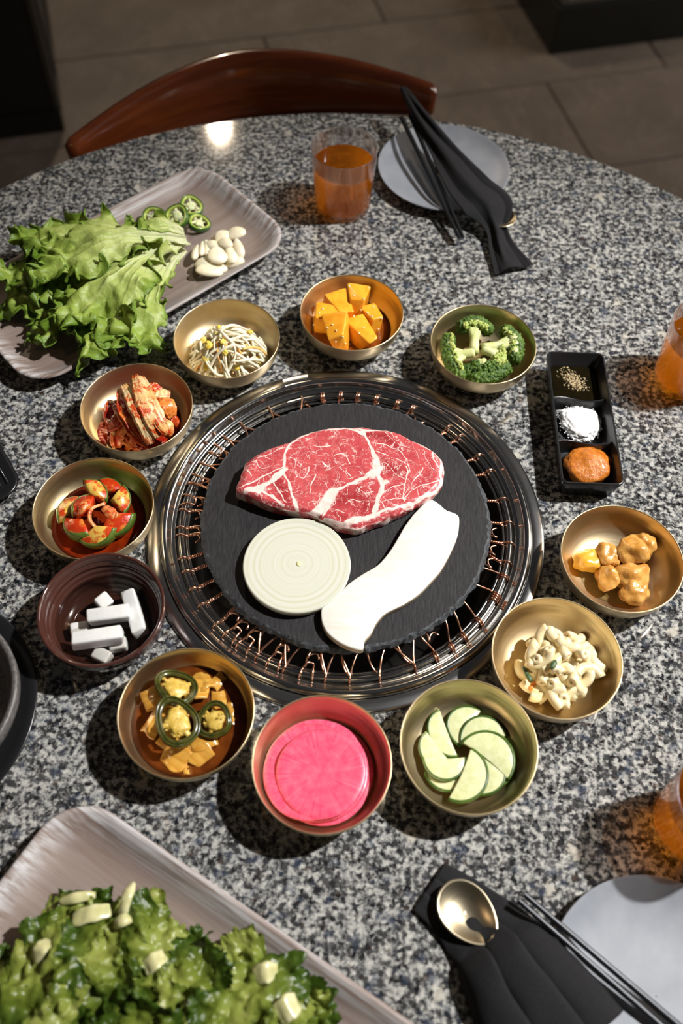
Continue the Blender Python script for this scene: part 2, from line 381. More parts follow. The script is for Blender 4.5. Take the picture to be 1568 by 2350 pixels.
t = NT('pickled_onion'); n = t.noise(1, 3, src=t.map((30, 200, 60))); t.color(t.ramp(n.outputs[0], [(0.3, (0.46, 0.19, 0.018)), (0.7, (0.66, 0.38, 0.075))])).set(rough=0.2, sss=0.2, coat=0.3)
simple('pickled_pepper_skin', (0.030, 0.034, 0.006), (0.075, 0.072, 0.012), 120, 0.2, coat=0.4)
simple('pickled_pith', (0.48, 0.30, 0.035), (0.64, 0.46, 0.11), 200, 0.35, 0.4)
simple('pepper_skin', (0.030, 0.10, 0.010), (0.055, 0.15, 0.016), 90, 0.2, coat=0.3)
simple('pepper_flesh', (0.36, 0.48, 0.06), (0.50, 0.60, 0.14), 120, 0.3, sss=0.2)
simple('pepper_pith', (0.70, 0.76, 0.36), (0.80, 0.83, 0.50), 160, 0.35, sss=0.2)
simple('pepper_seed', (0.82, 0.78, 0.46), None, rough=0.4)
simple('garlic', (0.84, 0.74, 0.50), (0.88, 0.82, 0.64), 70, 0.35, sss=0.3)
t = NT('pink_radish'); g = t.new('ShaderNodeTexGradient', gradient_type='RADIAL'); t.l(t.tc.outputs['Object'], g.inputs[0])
n = t.noise(120, 4); cxyz = t.new('ShaderNodeVectorMath', operation='LENGTH'); t.l(t.tc.outputs['Object'], cxyz.inputs[0])
sn = t.new('ShaderNodeTexNoise', noise_dimensions='1D'); sn.inputs['Scale'].default_value = 90; t.l(g.outputs[1], sn.inputs['W'])
fac = t.math('ADD', t.math('MULTIPLY', sn.outputs[0], 0.35), t.math('MULTIPLY', n.outputs[0], 0.65))
c = t.ramp(fac, [(0.32, (0.80, 0.045, 0.13)), (0.68, (0.92, 0.17, 0.26))])
t.color(c).set(rough=0.3, sss=0.3, coat=0.3)
simple('cuke_skin', (0.030, 0.075, 0.008), (0.085, 0.15, 0.018), 90, 0.3)
t = NT('cuke_flesh'); n = t.noise(220, 4); t.color(t.ramp(n.outputs[0], [(0.3, (0.58, 0.61, 0.30)), (0.7, (0.72, 0.73, 0.46))])).set(rough=0.22, sss=0.3, coat=0.3)
simple('macaroni', (0.80, 0.64, 0.33), (0.88, 0.78, 0.54), 90, 0.3, 0.35, sss=0.3)
simple('herb', (0.03, 0.07, 0.02), (0.08, 0.13, 0.03), 120, 0.5)
simple('carrot', (0.80, 0.25, 0.03), None, rough=0.35)
t = NT('potato'); n = t.noise(90, 4); t.color(t.ramp(n.outputs[0], [(0.3, (0.50, 0.21, 0.030)), (0.7, (0.74, 0.42, 0.12))])).set(rough=0.25, sss=0.2, coat=0.35).bump(t.noise(240, 4).outputs[0], 0.5, 0.0016)
simple('potato_cut', (0.74, 0.36, 0.03), (0.80, 0.45, 0.06), 90, 0.3, 0.3, sss=0.25)
simple('salt', (0.80, 0.80, 0.79), (0.90, 0.90, 0.89), 700, 0.7, 0.3, 900)
simple('pepper_grain', (0.34, 0.24, 0.09), (0.62, 0.50, 0.32), 300, 0.6)
t = NT('ssamjang'); n = t.noise(160, 5, 0.65); t.color(t.ramp(n.outputs[0], [(0.3, (0.50, 0.12, 0.012)), (0.7, (0.72, 0.26, 0.03))])).set(rough=0.16, sss=0.2, coat=0.4).bump(n.outputs[0], 0.7, 0.003)
# lettuce: attribute t runs from stem (0) to frilly edge (1)
def leafmat(name, stem, mid, edge, rough=0.38):
    t = NT(name); a = t.attr('t'); n = t.noise(140, 5, 0.6); f = t.math('ADD', a.outputs['Fac'], t.math('MULTIPLY', t.math('SUBTRACT', n.outputs[0], 0.5), 0.45))
    c = t.ramp(f, [(0.05, stem), (0.30, mid), (0.62, edge[0]), (0.98, edge[1])])
    t.color(c).set(rough=rough, sss=0.12); t.bump(n.outputs[0], 0.7, 0.0022)
    tr = t.new('ShaderNodeBsdfTranslucent'); t.l(c, tr.inputs[0]); mx = t.new('ShaderNodeMixShader'); mx.inputs[0].default_value = 0.28
    t.l(t.b.outputs[0], mx.inputs[1]); t.l(tr.outputs[0], mx.inputs[2]); t.l(mx.outputs[0], t.out.inputs[0]); return t
leafmat('lettuce', (0.74, 0.76, 0.48), (0.58, 0.66, 0.22), ((0.32, 0.44, 0.065), (0.12, 0.235, 0.018)))
leafmat('salad_leaf', (0.46, 0.45, 0.18), (0.27, 0.32, 0.06), ((0.15, 0.20, 0.025), (0.05, 0.095, 0.010)), 0.20)
simple('salad_stem', (0.46, 0.45, 0.20), (0.60, 0.57, 0.34), 60, 0.25, 0.2, sss=0.2)
# onion slice: concentric layers
t = NT('onion'); ln = t.new('ShaderNodeVectorMath', operation='LENGTH'); xy = t.map((1, 1, 0)); nn = t.noise(25, 2)
t.l(xy, ln.inputs[0]); on1 = t.new('ShaderNodeTexNoise', noise_dimensions='1D'); on1.inputs['Scale'].default_value = 330; on1.inputs['Detail'].default_value = 2
t.l(t.math('ADD', ln.outputs['Value'], t.math('MULTIPLY', nn.outputs[0], 0.004)), on1.inputs['W']); ring = t.math('SUBTRACT', t.math('MULTIPLY', on1.outputs[0], 4.0), 2.0)
c = t.ramp(t.math('ADD', t.math('MULTIPLY', ring, 0.5), 0.5), [(0.0, (0.55, 0.555, 0.42)), (0.4, (0.60, 0.607, 0.505)), (1.0, (0.63, 0.638, 0.56))])
t.color(c).set(rough=0.35, sss=0.25).bump(ring, 0.03, 0.0004)
simple('onion_core', (0.76, 0.72, 0.36), None, rough=0.4)
t = NT('mushroom'); n = t.noise(1, 4, src=t.map((30, 120, 60), rot=(0, 0, 0.9))); t.color(t.ramp(n.outputs[0], [(0.3, (0.70, 0.675, 0.60)), (0.6, (0.78, 0.765, 0.71))])).set(rough=0.5, sss=0.3)
t.bump(n.outputs[0], 0.2, 0.0008)
simple('mushroom_rim', (0.55, 0.36, 0.18), (0.78, 0.68, 0.50), 90, 0.5)
# steak: attribute fat = broad seams; fine marbling from noise
t = NT('steak'); a = t.attr('fat'); dk = t.attr('dark')
w1 = t.noise(45, 3); wp = t.new('ShaderNodeVectorMath', operation='MULTIPLY_ADD'); t.l(w1.outputs['Color'], wp.inputs[0]); wp.inputs[1].default_value = (0.016,)*3; t.l(t.tc.outputs['Object'], wp.inputs[2])
rn = t.noise(62, 5, 0.6, src=t.map(loc=(4, 1, 0)), dist=0.9); rn2 = t.noise(120, 4, 0.6, src=t.map(loc=(7, 3, 0)), dist=0.8); gate = t.noise(58, 2, src=t.map(loc=(2, 5, 1)))
r1 = t.ramp(t.math('ABSOLUTE', t.math('SUBTRACT', rn.outputs[0], 0.5), 0), [(0.004, (1, 1, 1)), (0.017, (0, 0, 0))]); r2 = t.ramp(t.math('ABSOLUTE', t.math('SUBTRACT', rn2.outputs[0], 0.52), 0), [(0.003, (1, 1, 1)), (0.016, (0, 0, 0))])
veins = t.math('MAXIMUM', t.math('MULTIPLY', r1, t.ramp(gate.outputs[0], [(0.44, (0, 0, 0)), (0.54, (1, 1, 1))])), t.math('MULTIPLY', r2, t.ramp(gate.outputs[0], [(0.42, (0.6, 0.6, 0.6)), (0.54, (0.05, 0.05, 0.05))])))
fine = t.noise(620, 3, 0.6); specks = t.ramp(fine.outputs[0], [(0.60, (0, 0, 0)), (0.74, (1, 1, 1))])
big = t.noise(60, 3); lean = t.ramp(big.outputs[0], [(0.3, (0.44, 0.045, 0.055)), (0.7, (0.56, 0.085, 0.09))])
lean = t.mix(t.math('MULTIPLY', dk.outputs['Fac'], 0.9), lean, (0.30, 0.014, 0.018))
lean = t.mix(t.math('MULTIPLY', specks, 0.42), lean, (0.80, 0.36, 0.34))
fatc = t.ramp(t.noise(150, 3).outputs[0], [(0.3, (0.80, 0.56, 0.50)), (0.65, (0.84, 0.70, 0.64))])
seam = t.math('ADD', a.outputs['Fac'], t.math('MULTIPLY', t.math('SUBTRACT', t.noise(190, 4).outputs[0], 0.5), 0.7))
ff = t.math('MAXIMUM', t.ramp(seam, [(0.40, (0, 0, 0)), (0.62, (1, 1, 1))]), t.math('MULTIPLY', veins, 0.9))
t.color(t.mix(ff, lean, fatc)).set(rough=0.34, sss=0.12, coat=0.15).bump(t.math('ADD', t.math('MULTIPLY', fine.outputs[0], 0.5), t.math('MULTIPLY', ff, 0.4)), 0.3, 0.0009)

# ================================================================== the setting
FA = math.radians(15.6)
ft = np.array([math.cos(FA), math.sin(FA)]); fn = np.array([-math.sin(FA), math.cos(FA)])
def struct(o): o['kind'] = 'structure'; return o
v, f = box(-4.2, 4.2, -3.2, 5.2, -0.05, -0.003)
fl = mesh('floor', v, f, 'grout', None, smooth=False); fl.rotation_euler = (0, 0, FA); struct(fl)
tag(fl, 'grey brown stone tiled floor with dark grout lines', 'floor')
TL, TW, g = 1.12, 0.385, 0.006
v, f = box(-TL/2+g/2, TL/2-g/2, -TW/2+g/2, TW/2-g/2, -0.02, 0.0)
tile_me = None
for r in range(-12, 8):
    y0 = 1.74+r*TW
    for k in range(-5, 5):
        x0 = 0.291+k*TL+((r*0.373) % TL)
        if x0+TL < -4.1 or x0 > 4.1: continue
        if tile_me is None:
            o = mesh('tile', v, f, 'floor_tile', fl, smooth=False); bevel(o, 0.002, 1); tile_me = o
        else:
            o = tile_me.copy(); COL.objects.link(o); o.parent = fl
        o.location = (x0+TL/2, y0+TW/2, 0)

simple('wall_paint', (0.10, 0.09, 0.08), None, rough=0.7)
for nm, x0, x1, y0, y1 in (('wall_left', -4.3, -4.2, -3.2, 5.2), ('wall_right', 4.2, 4.3, -3.2, 5.2), ('wall_back', -4.3, 4.3, 5.2, 5.3), ('wall_front', -4.3, 4.3, -3.3, -3.2)):
    v, f = box(x0, x1, y0, y1, -0.05, 2.8); o = mesh(nm, v, f, 'wall_paint', None, smooth=False); o.rotation_euler = (0, 0, FA); struct(o); tag(o, 'plain dark '+nm.replace('_', ' ')+' of the dining room', 'wall')

wn_ = thing('added_window', 'added unseen window around the fill light on the right wall', 'window', (0, 0, 0), FA); struct(wn_)  # added unseen frame and panel, made up to go with the right fill light
for y0, y1, z0, z1 in ((-0.48, 2.28, TZ+0.22, TZ+0.30), (-0.48, 2.28, TZ+2.0, TZ+2.08), (-0.48, -0.40, TZ+0.30, TZ+2.0), (2.20, 2.28, TZ+0.30, TZ+2.0)):
    v, f = box(4.10, 4.20, y0, y1, z0, z1); mesh('added_window_frame', v, f, 'black_panel', wn_, smooth=False)
v, f = box(4.18, 4.19, -0.40, 2.20, TZ+0.30, TZ+2.0); mesh('added_pane', v, f, 'pale_panel', wn_, smooth=False)

# low black furniture behind the table
def fbox(name, label, cat, corner, wx, wy, h, loc_only=False):
    return thing(name, label, cat, (corner[0], corner[1], 0), FA)
c0 = P(150, 301, -TZ)
cab = thing('booth_cabinet', 'tall black booth end panel standing on the tiled floor', 'cabinet', (c0.x, c0.y, 0), FA)
v, f = box(-1.0, -0.006, 0.006, 1.3, 0.06, 1.0); body_ = bevel(mesh('body', v, f, 'black_panel', cab, smooth=False), 0.004)
v, f = box(-1.0, 0, 0, 1.3, 0.0, 0.06); bevel(mesh('plinth', v, f, 'black_panel', cab, smooth=False), 0.003)
for yy in (0.0, 0.16):
    v, f = box(-0.010, 0.004, yy+0.002, yy+0.030, 0.062, 1.0); mesh('trim_strip', v, f, 'panel_edge', body_, smooth=False)
c1 = P(1262, 127, -TZ)
plat = thing('storage_box', 'low black box on the tiled floor with a pale panel on top', 'box', (c1.x, c1.y, 0), FA)
v, f = box(0, 1.6, 0, 1.4, 0.0, 0.135); bevel(mesh('body', v, f, 'black_panel', plat, smooth=False), 0.004)
v, f = box(0.012, 1.588, 0.012, 1.388, 0.135, 0.142); mesh('rim', v, f, 'panel_edge', plat, smooth=False)
v, f = box(0.04, 1.56, 0.035, 1.36, 0.142, 0.150); mesh('top_panel', v, f, 'pale_panel', plat, smooth=False)

# round granite table
TR = 0.696
tab = thing('round_table', 'round table with a speckled grey granite top and built in grill opening', 'table', (0, 0.006, 0))
prof = [(0.192, -0.03), (TR-0.012, -0.03), (TR-0.004, -0.027), (TR, -0.020), (TR, -0.008), (TR-0.002, -0.003), (TR-0.005, -0.0004), (TR-0.0075, 0.0), (TR-0.0085, 0.0), (TR-0.012, 0.0), (0.1935, 0.0), (0.192, 0.0)]
v, f = lathe([(r, z) for r, z in prof], 180, True); o = mesh('tabletop', v, f, 'granite', tab, (0, 0, TZ))
o.modifiers.new('es', 'EDGE_SPLIT').split_angle = 0.5
v, f = lathe([(0.001, 0.0), (0.30, 0.0), (0.30, 0.012), (0.29, 0.02), (0.08, 0.03), (0.07, 0.05), (0.07, 0.60), (0.205, 0.62), (0.205, TZ-0.0305), (0.18, TZ-0.0305)], 64)
mesh('pedestal', v, f, 'table_base', tab)

# chair: wide curved backrest beyond the table
ch = thing('dining_chair', 'brown wooden chair with a wide curved backrest pushed up to the round table', 'chair', (0, 0, 0))
pl, pr = P(165, 350, -0.025), P(1000, 222, -0.025)
mid = (pl+pr)/2; chord = (pr-pl); half = chord.length/2; tx = chord.normalized(); ox = Vector((-tx.y, tx.x, 0))
v = []; f = []; NS, NC = 64, 20
for i in range(NS+1):
    s = -1+2*i/NS; e = 1-abs(s)**1.6
    c = mid+tx*(half*s)+ox*(0.098*e)
    t_ = (tx*half+ox*(-0.098*1.6*abs(s)**0.6*(1 if s > 0 else -1))).normalized(); n_ = Vector((-t_.y, t_.x, 0))
    hh = 0.021+0.026*(1-s*s)**1.2; th = 0.011+0.003*(1-s*s)
    cz = TZ-0.036+0.006*(1-s*s)
    if i in (0, NS): sh = 0.8
    else: sh = 1.0
    for k in range(NC):
        a = 2*PI*k/NC; ca, sa = math.cos(a), math.sin(a)
        u = math.copysign(abs(ca)**0.6, ca)*th*sh; w = math.copysign(abs(sa)**0.75, sa)*hh*sh
        q = c+n_*(u+0.28*(w+0.02)); v.append((q.x, q.y, cz+w))
for i in range(NS):
    for k in range(NC):
        k2 = (k+1) % NC; f.append((i*NC+k, i*NC+k2, (i+1)*NC+k2, (i+1)*NC+k))
f.append(tuple(range(NC-1, -1, -1))); f.append(tuple(NS*NC+k for k in range(NC)))
o = mesh('backrest', v, f, 'chair_wood', ch); fixn(o.data)
sc_ = mid-ox*0.13
for s in (-1, 1):
    top = mid+tx*(half*0.62*s)+ox*0.075; top.z = TZ-0.07
    ft_ = mid+tx*(0.20*s)+ox*0.05; ft_.z = 0
    v, f = tube(spline([ft_, (ft_*0.5+top*0.5)+ox*0.015, top], 12), 0.013, 12); mesh('leg', v, f, 'chair_wood', ch)
    fr = mid+tx*(0.21*s)-ox*0.33; fr.z = 0; ft2 = mid+tx*(0.19*s)-ox*0.31; ft2.z = 0.43
    v, f = tube([fr, ft2], [0.011, 0.016], 12); mesh('leg', v, f, 'chair_wood', ch)
v, f = rr_loft([(0.21, 0.20, 0.09, 0.42), (0.225, 0.215, 0.1, 0.43), (0.225, 0.215, 0.1, 0.455), (0.21, 0.2, 0.09, 0.47)])
o = mesh('seat', v, f, 'seat_leather', ch, (sc_.x, sc_.y, 0)); o.rotation_euler = (0, 0, math.atan2(tx.y, tx.x))

# ================================================================== table grill
TC = (0.0, 0.006)
gr = thing('table_grill', 'polished steel grill ring set flush into the granite tabletop', 'grill', (TC[0], TC[1], TZ))
fp = [(0.1935, 0.0012), (0.206, 0.0006), (0.2072, 0.0014), (0.2065, 0.0028), (0.2045, 0.0036), (0.1945, 0.0050), (0.1935, 0.0046)]
v, f = lathe(fp, 160, True); mesh('flange', v, f, 'steel', gr)
bp = []
for a in np.linspace(-0.55*PI, 1.0*PI, 14): bp.append((0.1885+0.0046*math.cos(a), 0.0056+0.0046*math.sin(a)))
bp += [(0.1822, 0.0035), (0.1815, 0.002), (0.1800, 0.0012), (0.1778, 0.0012), (0.1770, 0.0002), (0.1768, -0.004), (0.1778, -0.006)]
v, f = lathe(bp, 160, True); mesh('bead_ring', v, f, 'steel_bright', gr, flip=True)
v, f = lathe([(0.1785, -0.0035), (0.168, -0.0035), (0.1665, -0.005), (0.164, -0.05), (0.150, -0.062), (0.0005, -0.064), (0.0005, -0.068), (0.152, -0.066), (0.168, -0.052), (0.1795, -0.007)], 128, True)
mesh('basin', v, f, 'basin_steel', gr, flip=True)
# wire grate: steel hoop with copper wire tied round it
wg = thing('wire_grate', 'round steel hoop tied with twisted copper wire resting in the grill', 'grate', (TC[0], TC[1], TZ))
RR, RZ, RM = 0.1712, -0.0002, 0.0034
def torus(R, r, z, n=160, m=14):
    return lathe([(R+r*math.cos(2*PI*k/m), z+r*math.sin(2*PI*k/m)) for k in range(m)], n, True)
v, f = torus(RR, RM, RZ); mesh('hoop', v, f, 'steel_bright', wg)
v, f = torus(0.1655, 0.0018, -0.0030); mesh('inner_hoop', v, f, 'steel_bright', wg)
WIRES = [(695, 912, 's'), (742, 914, 'd'), (783, 911, 'd'), (822, 911, 'd'), (864, 920, 'd'), (911, 931, 'd'), (947, 940, 'd'), (989, 961, 'v'), (1026, 984, 't'), (1051, 1005, 't'),
 (1093, 1049, 't'), (1117, 1084, 't'), (1146, 1147, 't'), (1156, 1200, 't'), (1159, 1246, 'tv'), (1156, 1289, 'tv'), (1146, 1320, 'dv'), (1125, 1365, 'e'), (1089, 1419, 'ds'),
 (1058, 1455, 'ds'), (1030, 1478, 'ds'), (997, 1503, 'dv'), (951, 1537, 'w'), (869, 1560, 's'), (799, 1565, 'w'), (742, 1566, 'w'), (689, 1554, 'l'), (645, 1543, 'w'),
 (610, 1531, 'l'), (579, 1516, 'w'), (539, 1490, 'l'), (510, 1463, 'l'), (490, 1437, 'tv'), (454, 1393, 't'), (434, 1355, 't'), (418, 1314, 't'), (410, 1283, 't'), (407, 1228, 'tv'),
 (406, 1210, 'tv'), (412, 1169, 'tv'), (422, 1137, 'l'), (434, 1105, 's'), (441, 1090, 'l'), (462, 1061, 's'), (492, 1022, 'l'), (516, 1002, 's'), (557, 973, 's'), (620, 937, 's')]
WR = 0.00105
def wire(theta, kind, seed):
    r_ = random.Random(seed); er = np.array([math.cos(theta), math.sin(theta), 0]); et = np.array([-er[1], er[0], 0]); ez = np.array([0, 0, 1.0])
    c = er*RR+ez*RZ; rc = RM+WR*0.9; mb = MB()
    turns = {'d': 2.0, 'e': 4.0}.get(kind[0], 1.0); pitch = 0.0026
    def coil(a0, a1, off=0.0, n=None):
        n = n or int(abs(a1-a0)*3)+4
        return [c+rc*(math.cos(a)*er+math.sin(a)*ez)+et*(off+pitch*(a-a0)/(2*PI)) for a in np.linspace(a0, a1, n)]
    zin = 0.0077; rin = 0.139; w = pitch*turns
    def tailpt(r, off, z): return er*r+et*off+ez*z
    ra = RR-rc
    if kind[0] in 'de':
        a1 = PI+2*PI*(turns-1)+0.0; path = coil(-PI*0.9, a1, -w/2)
        slant = r_.uniform(-0.004, 0.004)+(0.007 if 's' in kind else 0)
        p0 = path[-1]; path += spline([p0, p0-er*0.004+ez*0.0015+et*slant*0.2, tailpt(rin+0.012, slant, zin), tailpt(rin, slant*1.3, zin)], 8)[1:]
        mb.add(*tube(path, WR, 7))
    elif kind[0] == 't':
        path = coil(-0.75*PI, PI*0.85, -0.0013); p0 = path[-1]; q0 = path[0]
        for sgn, st in ((1, p0), (-1, q0)):
            tw = []; L = 0.031; nt = 40; sl = r_.uniform(-0.003, 0.006) if sgn == 1 else None
            if sgn == 1: SL = sl
            for k in range(nt+1):
                u = k/nt; ax = er*(ra-0.0035-L*u*0.92)+et*(SL*u)+ez*(RZ*(1-u)+(zin-0.0011)*u); ph = 2*PI*5.5*u+(0 if sgn == 1 else PI)
                tw.append(ax+WR*1.12*(math.cos(ph)*et+math.sin(ph)*ez))
            pth = (path if sgn == 1 else [q0])+spline([st, (st+tw[0])/2+er*0.0006, tw[0]], 4)[1:-1]+tw
            mb.add(*tube(pth, WR, 7))
    elif kind[0] in 'sw':
        for sg in ((1,) if kind[0] == 's' else (1, -1)):
            sl = 0.009*sg+r_.uniform(-0.003, 0.003); path = coil(-0.7*PI, 0.62*PI, 0.0)
            p0 = path[-1]; path += spline([p0, tailpt(RR-0.016, sl*0.6, 0.0072), tailpt(rin, sl*1.3, zin)], 9)[1:]
            mb.add(*tube(path, WR, 7))
        lo = spline([c-er*rc-ez*0.001, tailpt(RR-0.012, -0.004, 0.001), tailpt(RR-0.022, -0.006, 0.006), tailpt(rin, -0.007, zin)], 8); mb.add(*tube(lo, WR, 7))
    elif kind[0] == 'l':
        path = coil(-0.6*PI, 0.7*PI, -0.002); p0 = path[-1]
        path += spline([p0, c-er*0.010+ez*0.006+et*0.003, c-er*0.011+ez*0.003+et*0.009, c-er*0.006+ez*0.005+et*0.010, c+er*0.001+ez*rc+et*0.011, c+er*rc+et*0.0115-ez*0.001], 16)[1:]
        mb.add(*tube(path, WR, 7))
        p = c-er*0.008+ez*0.001+et*0.002
        mb.add(*tube(spline([p, p-er*0.006+ez*0.006, tailpt(rin, 0.004, zin)], 8), WR, 7))
    if 'v' in kind or kind[0] == 'l':
        k0 = tailpt(RR-0.014, 0.002, 0.0066)
        mb.add(*tube(spline([k0, tailpt(RR-0.0185, 0.005, 0.0072), tailpt(RR-0.020, 0.010, 0.0072), tailpt(RR-0.015, 0.0135, 0.0070)], 9), WR, 7))
        mb.add(*tube(spline([k0+ez*0.001, tailpt(RR-0.022, 0.0035, 0.0074), tailpt(RR-0.024, 0.001, 0.0074)], 6), WR, 6))
    return mb
for i, (px, py, k) in enumerate(WIRES):
    q = P(px, py, RZ+0.002); th = math.atan2(q.y-TC[1], q.x-TC[0]); mb = wire(th, k, i)
    mesh('copper_wire', mb.v, mb.f, 'copper', wg)

# slate board
sl = thing('slate_board', 'round black slate board with chipped edges lying on the wire grate', 'board', (TC[0], TC[1], TZ))
SZ0, SZ1, SR = 0.0088, 0.0178, 0.1500
n = 360; v = []; f = []
lay = [(0.0, SZ0), (0.985, SZ0), (1.0, SZ0+0.002), (0.997, SZ0+0.0045), (0.985, SZ1-0.0012), (0.972, SZ1), (0.93, SZ1)]
for j, (k, z) in enumerate(lay):
    for i in range(n):
        a = 2*PI*i/n
        rr = SR*(1+0.010*nz(math.cos(a)*2, math.sin(a)*2, 0.3, 1, 3)+0.006*nz(math.cos(a)*9, math.sin(a)*9, 0.3, 1, 5))*k
        if 1 < j < 6: rr += 0.0022*nz(math.cos(a)*26, math.sin(a)*26, z*160, 1, 9)+0.0012*nz(math.cos(a)*60, math.sin(a)*60, z*300, 1, 2)
        zz = z+(0.0007*nz(math.cos(a)*20, math.sin(a)*20, j, 1, 4) if 1 < j < 5 else 0)
        v.append((rr*math.cos(a), rr*math.sin(a), zz))
for j in range(len(lay)-2):
    for i in range(n):
        i2 = (i+1) % n; f.append((j*n+i, j*n+i2, (j+1)*n+i2, (j+1)*n+i))
mesh('edge', v, f, 'slate_edge', sl, smooth=False)
v2 = [v[5*n+i] for i in range(n)]+[v[6*n+i] for i in range(n)]
f2 = [(i, (i+1) % n, n+(i+1) % n, n+i) for i in range(n)]+[tuple(n+i for i in range(n))]
mesh('face', v2, f2, 'slate', sl)

# ---- steak
C5 = crop(500, 940, 2.6133)
ZS = SZ1+0.0190
def c5(x, y, z): return P(*C5(x, y), z)
OUT = [(115, 475), (140, 400), (165, 330), (195, 297), (240, 262), (330, 222), (420, 190), (500, 150), (620, 115), (740, 106), (830, 104), (950, 112), (1050, 126), (1130, 160), (1220, 202), (1290, 242), (1335, 285), (1353, 345),
       (1345, 430), (1310, 485), (1262, 520), (1190, 555), (1100, 602), (1000, 645), (900, 682), (840, 700), (760, 690), (660, 662), (560, 622), (480, 606), (400, 588), (300, 556), (200, 515), (135, 490)]
so = c5(720, 380, ZS); so.z = TZ+SZ1+0.0004
outl = ccw([((c5(x, y, ZS)-so).x, (c5(x, y, ZS)-so).y) for x, y in OUT])
NA, NR = 720, 130
ol = np.array(resample(outl, NA)); jit = np.array([0.0016*nz(p[0]*60, p[1]*60, 0, 1, 1)+0.0008*nz(p[0]*200, p[1]*200, 0, 1, 2) for p in ol]); ol = ol*(1+jit/np.linalg.norm(ol, axis=1))[:, None]
vs_ = []; ht = ZS-SZ1
ks = 1-(1-np.linspace(0.002, 1, NR))**1.0
for k in ks:
    x, y = ol[:, 0]*k, ol[:, 1]*k
    z = np.full(NA, ht)-0.0035*max(0, (k-0.93)/0.07)**2
    vs_.append(np.c_[x, y, z])
side = [(1.010, 0.80), (1.014, 0.62), (1.010, 0.42), (1.004, 0.22), (0.992, 0.06), (0.97, 0.0), (0.5, 0.0)]
for k, h in side: vs_.append(np.c_[ol[:, 0]*k, ol[:, 1]*k, np.full(NA, ht*h)])
V = np.concatenate(vs_); nr = NR+len(side)
top = V[:NR*NA]; V[:NR*NA, 2] += [0.0009*nz(p[0]*45, p[1]*45, 0, 1, 6)+0.0004*nz(p[0]*160, p[1]*160, 0, 1, 8) for p in top]
for j in range(NR, nr-2):
    b = j*NA
    for i in range(NA):
        p = V[b+i]; d = 0.0011*nz(p[0]*90, p[1]*90, p[2]*90, 1, 3); L = math.hypot(p[0], p[1]); V[b+i, 0] += p[0]/L*d; V[b+i, 1] += p[1]/L*d
F = [(j*NA+i, j*NA+(i+1) % NA, (j+1)*NA+(i+1) % NA, (j+1)*NA+i) for j in range(nr-1) for i in range(NA)]
F = [q[::-1] for q in F]
V = np.vstack([V, [[0, 0, V[:NA, 2].mean()]]]); F += [((i+1) % NA, i, len(V)-1) for i in range(NA)]
st = mesh('steak', V, F, 'steak', None, so); fixn(st.data)
tag(st, 'raw marbled red beef steak lying on the black slate board', 'steak')
SEAMS = [([(425, 195), (402, 260), (392, 340), (395, 400), (428, 470), (458, 540), (480, 605)], 9), ([(425, 195), (520, 145), (620, 122), (740, 118), (830, 130), (885, 165), (925, 240), (945, 300)], 9),
 ([(500, 140), (640, 112), (800, 108), (900, 120), (1020, 125)], 10), ([(868, 130), (900, 200), (940, 260), (965, 330), (955, 380)], 11), ([(945, 320), (955, 370), (925, 390), (975, 350)], 22), ([(960, 390), (985, 450), (965, 520), (935, 600)], 12), ([(985, 440), (1010, 430)], 12),
 ([(930, 395), (860, 425), (780, 455), (700, 490), (650, 525)], 9), ([(690, 500), (650, 550), (610, 600), (575, 620)], 24), ([(640, 570), (600, 620), (520, 615)], 16), ([(700, 505), (660, 580), (630, 640)], 8),
 ([(395, 370), (330, 420), (250, 470), (165, 492)], 15), ([(385, 390), (300, 440), (230, 490)], 14), ([(260, 490), (330, 530), (400, 575)], 9), ([(330, 440), (360, 500), (420, 560)], 6), ([(390, 350), (300, 385), (210, 435), (140, 465)], 7),
 ([(640, 655), (760, 685), (850, 660), (960, 615), (1100, 585), (1210, 545), (1290, 495)], 10), ([(770, 685), (880, 650), (960, 625)], 15), ([(1140, 165), (1230, 215), (1300, 250), (1340, 310), (1340, 420), (1290, 490)], 8),
 ([(920, 205), (1010, 215), (1090, 245), (1125, 290), (1145, 350), (1130, 430)], 4), ([(955, 255), (1040, 285), (1130, 325)], 4), ([(1130, 340), (1135, 400), (1120, 480), (1105, 540)], 5), ([(1225, 350), (1180, 430), (1130, 500), (1105, 550)], 5), ([(960, 500), (1040, 470), (1120, 445)], 4),
 ([(1290, 250), (1300, 310), (1330, 345)], 6), ([(1325, 420), (1230, 455), (1160, 500), (1110, 555)], 6), ([(1000, 140), (1080, 200), (1150, 230)], 4), ([(1020, 330), (1060, 380), (1120, 410)], 3), ([(1170, 200), (1200, 290), (1210, 340)], 3), ([(1240, 250), (1270, 330), (1300, 360)], 3), ([(960, 560), (1050, 540), (1130, 545)], 4), ([(960, 530), (1000, 600)], 4),
 ([(430, 290), (465, 300), (460, 340)], 4), ([(470, 405), (530, 400), (545, 345)], 4), ([(590, 390), (565, 440), (560, 500)], 6), ([(580, 220), (630, 225), (680, 215)], 4), ([(630, 310), (665, 340)], 6), ([(690, 275), (740, 262), (770, 290), (800, 325)], 5), ([(780, 380), (800, 400)], 6), ([(850, 370), (870, 390)], 6), ([(730, 350), (770, 380), (780, 400)], 4), ([(640, 440), (660, 480)], 3), ([(500, 210), (540, 240)], 3), ([(740, 180), (790, 190)], 3),
 ([(760, 560), (800, 540), (860, 550)], 3), ([(700, 600), (760, 620)], 3), ([(840, 480), (880, 500), (930, 490)], 3), ([(170, 350), (200, 380), (210, 400)], 4), ([(230, 300), (260, 350), (330, 330)], 3), ([(210, 290), (300, 270), (380, 230)], 4)]
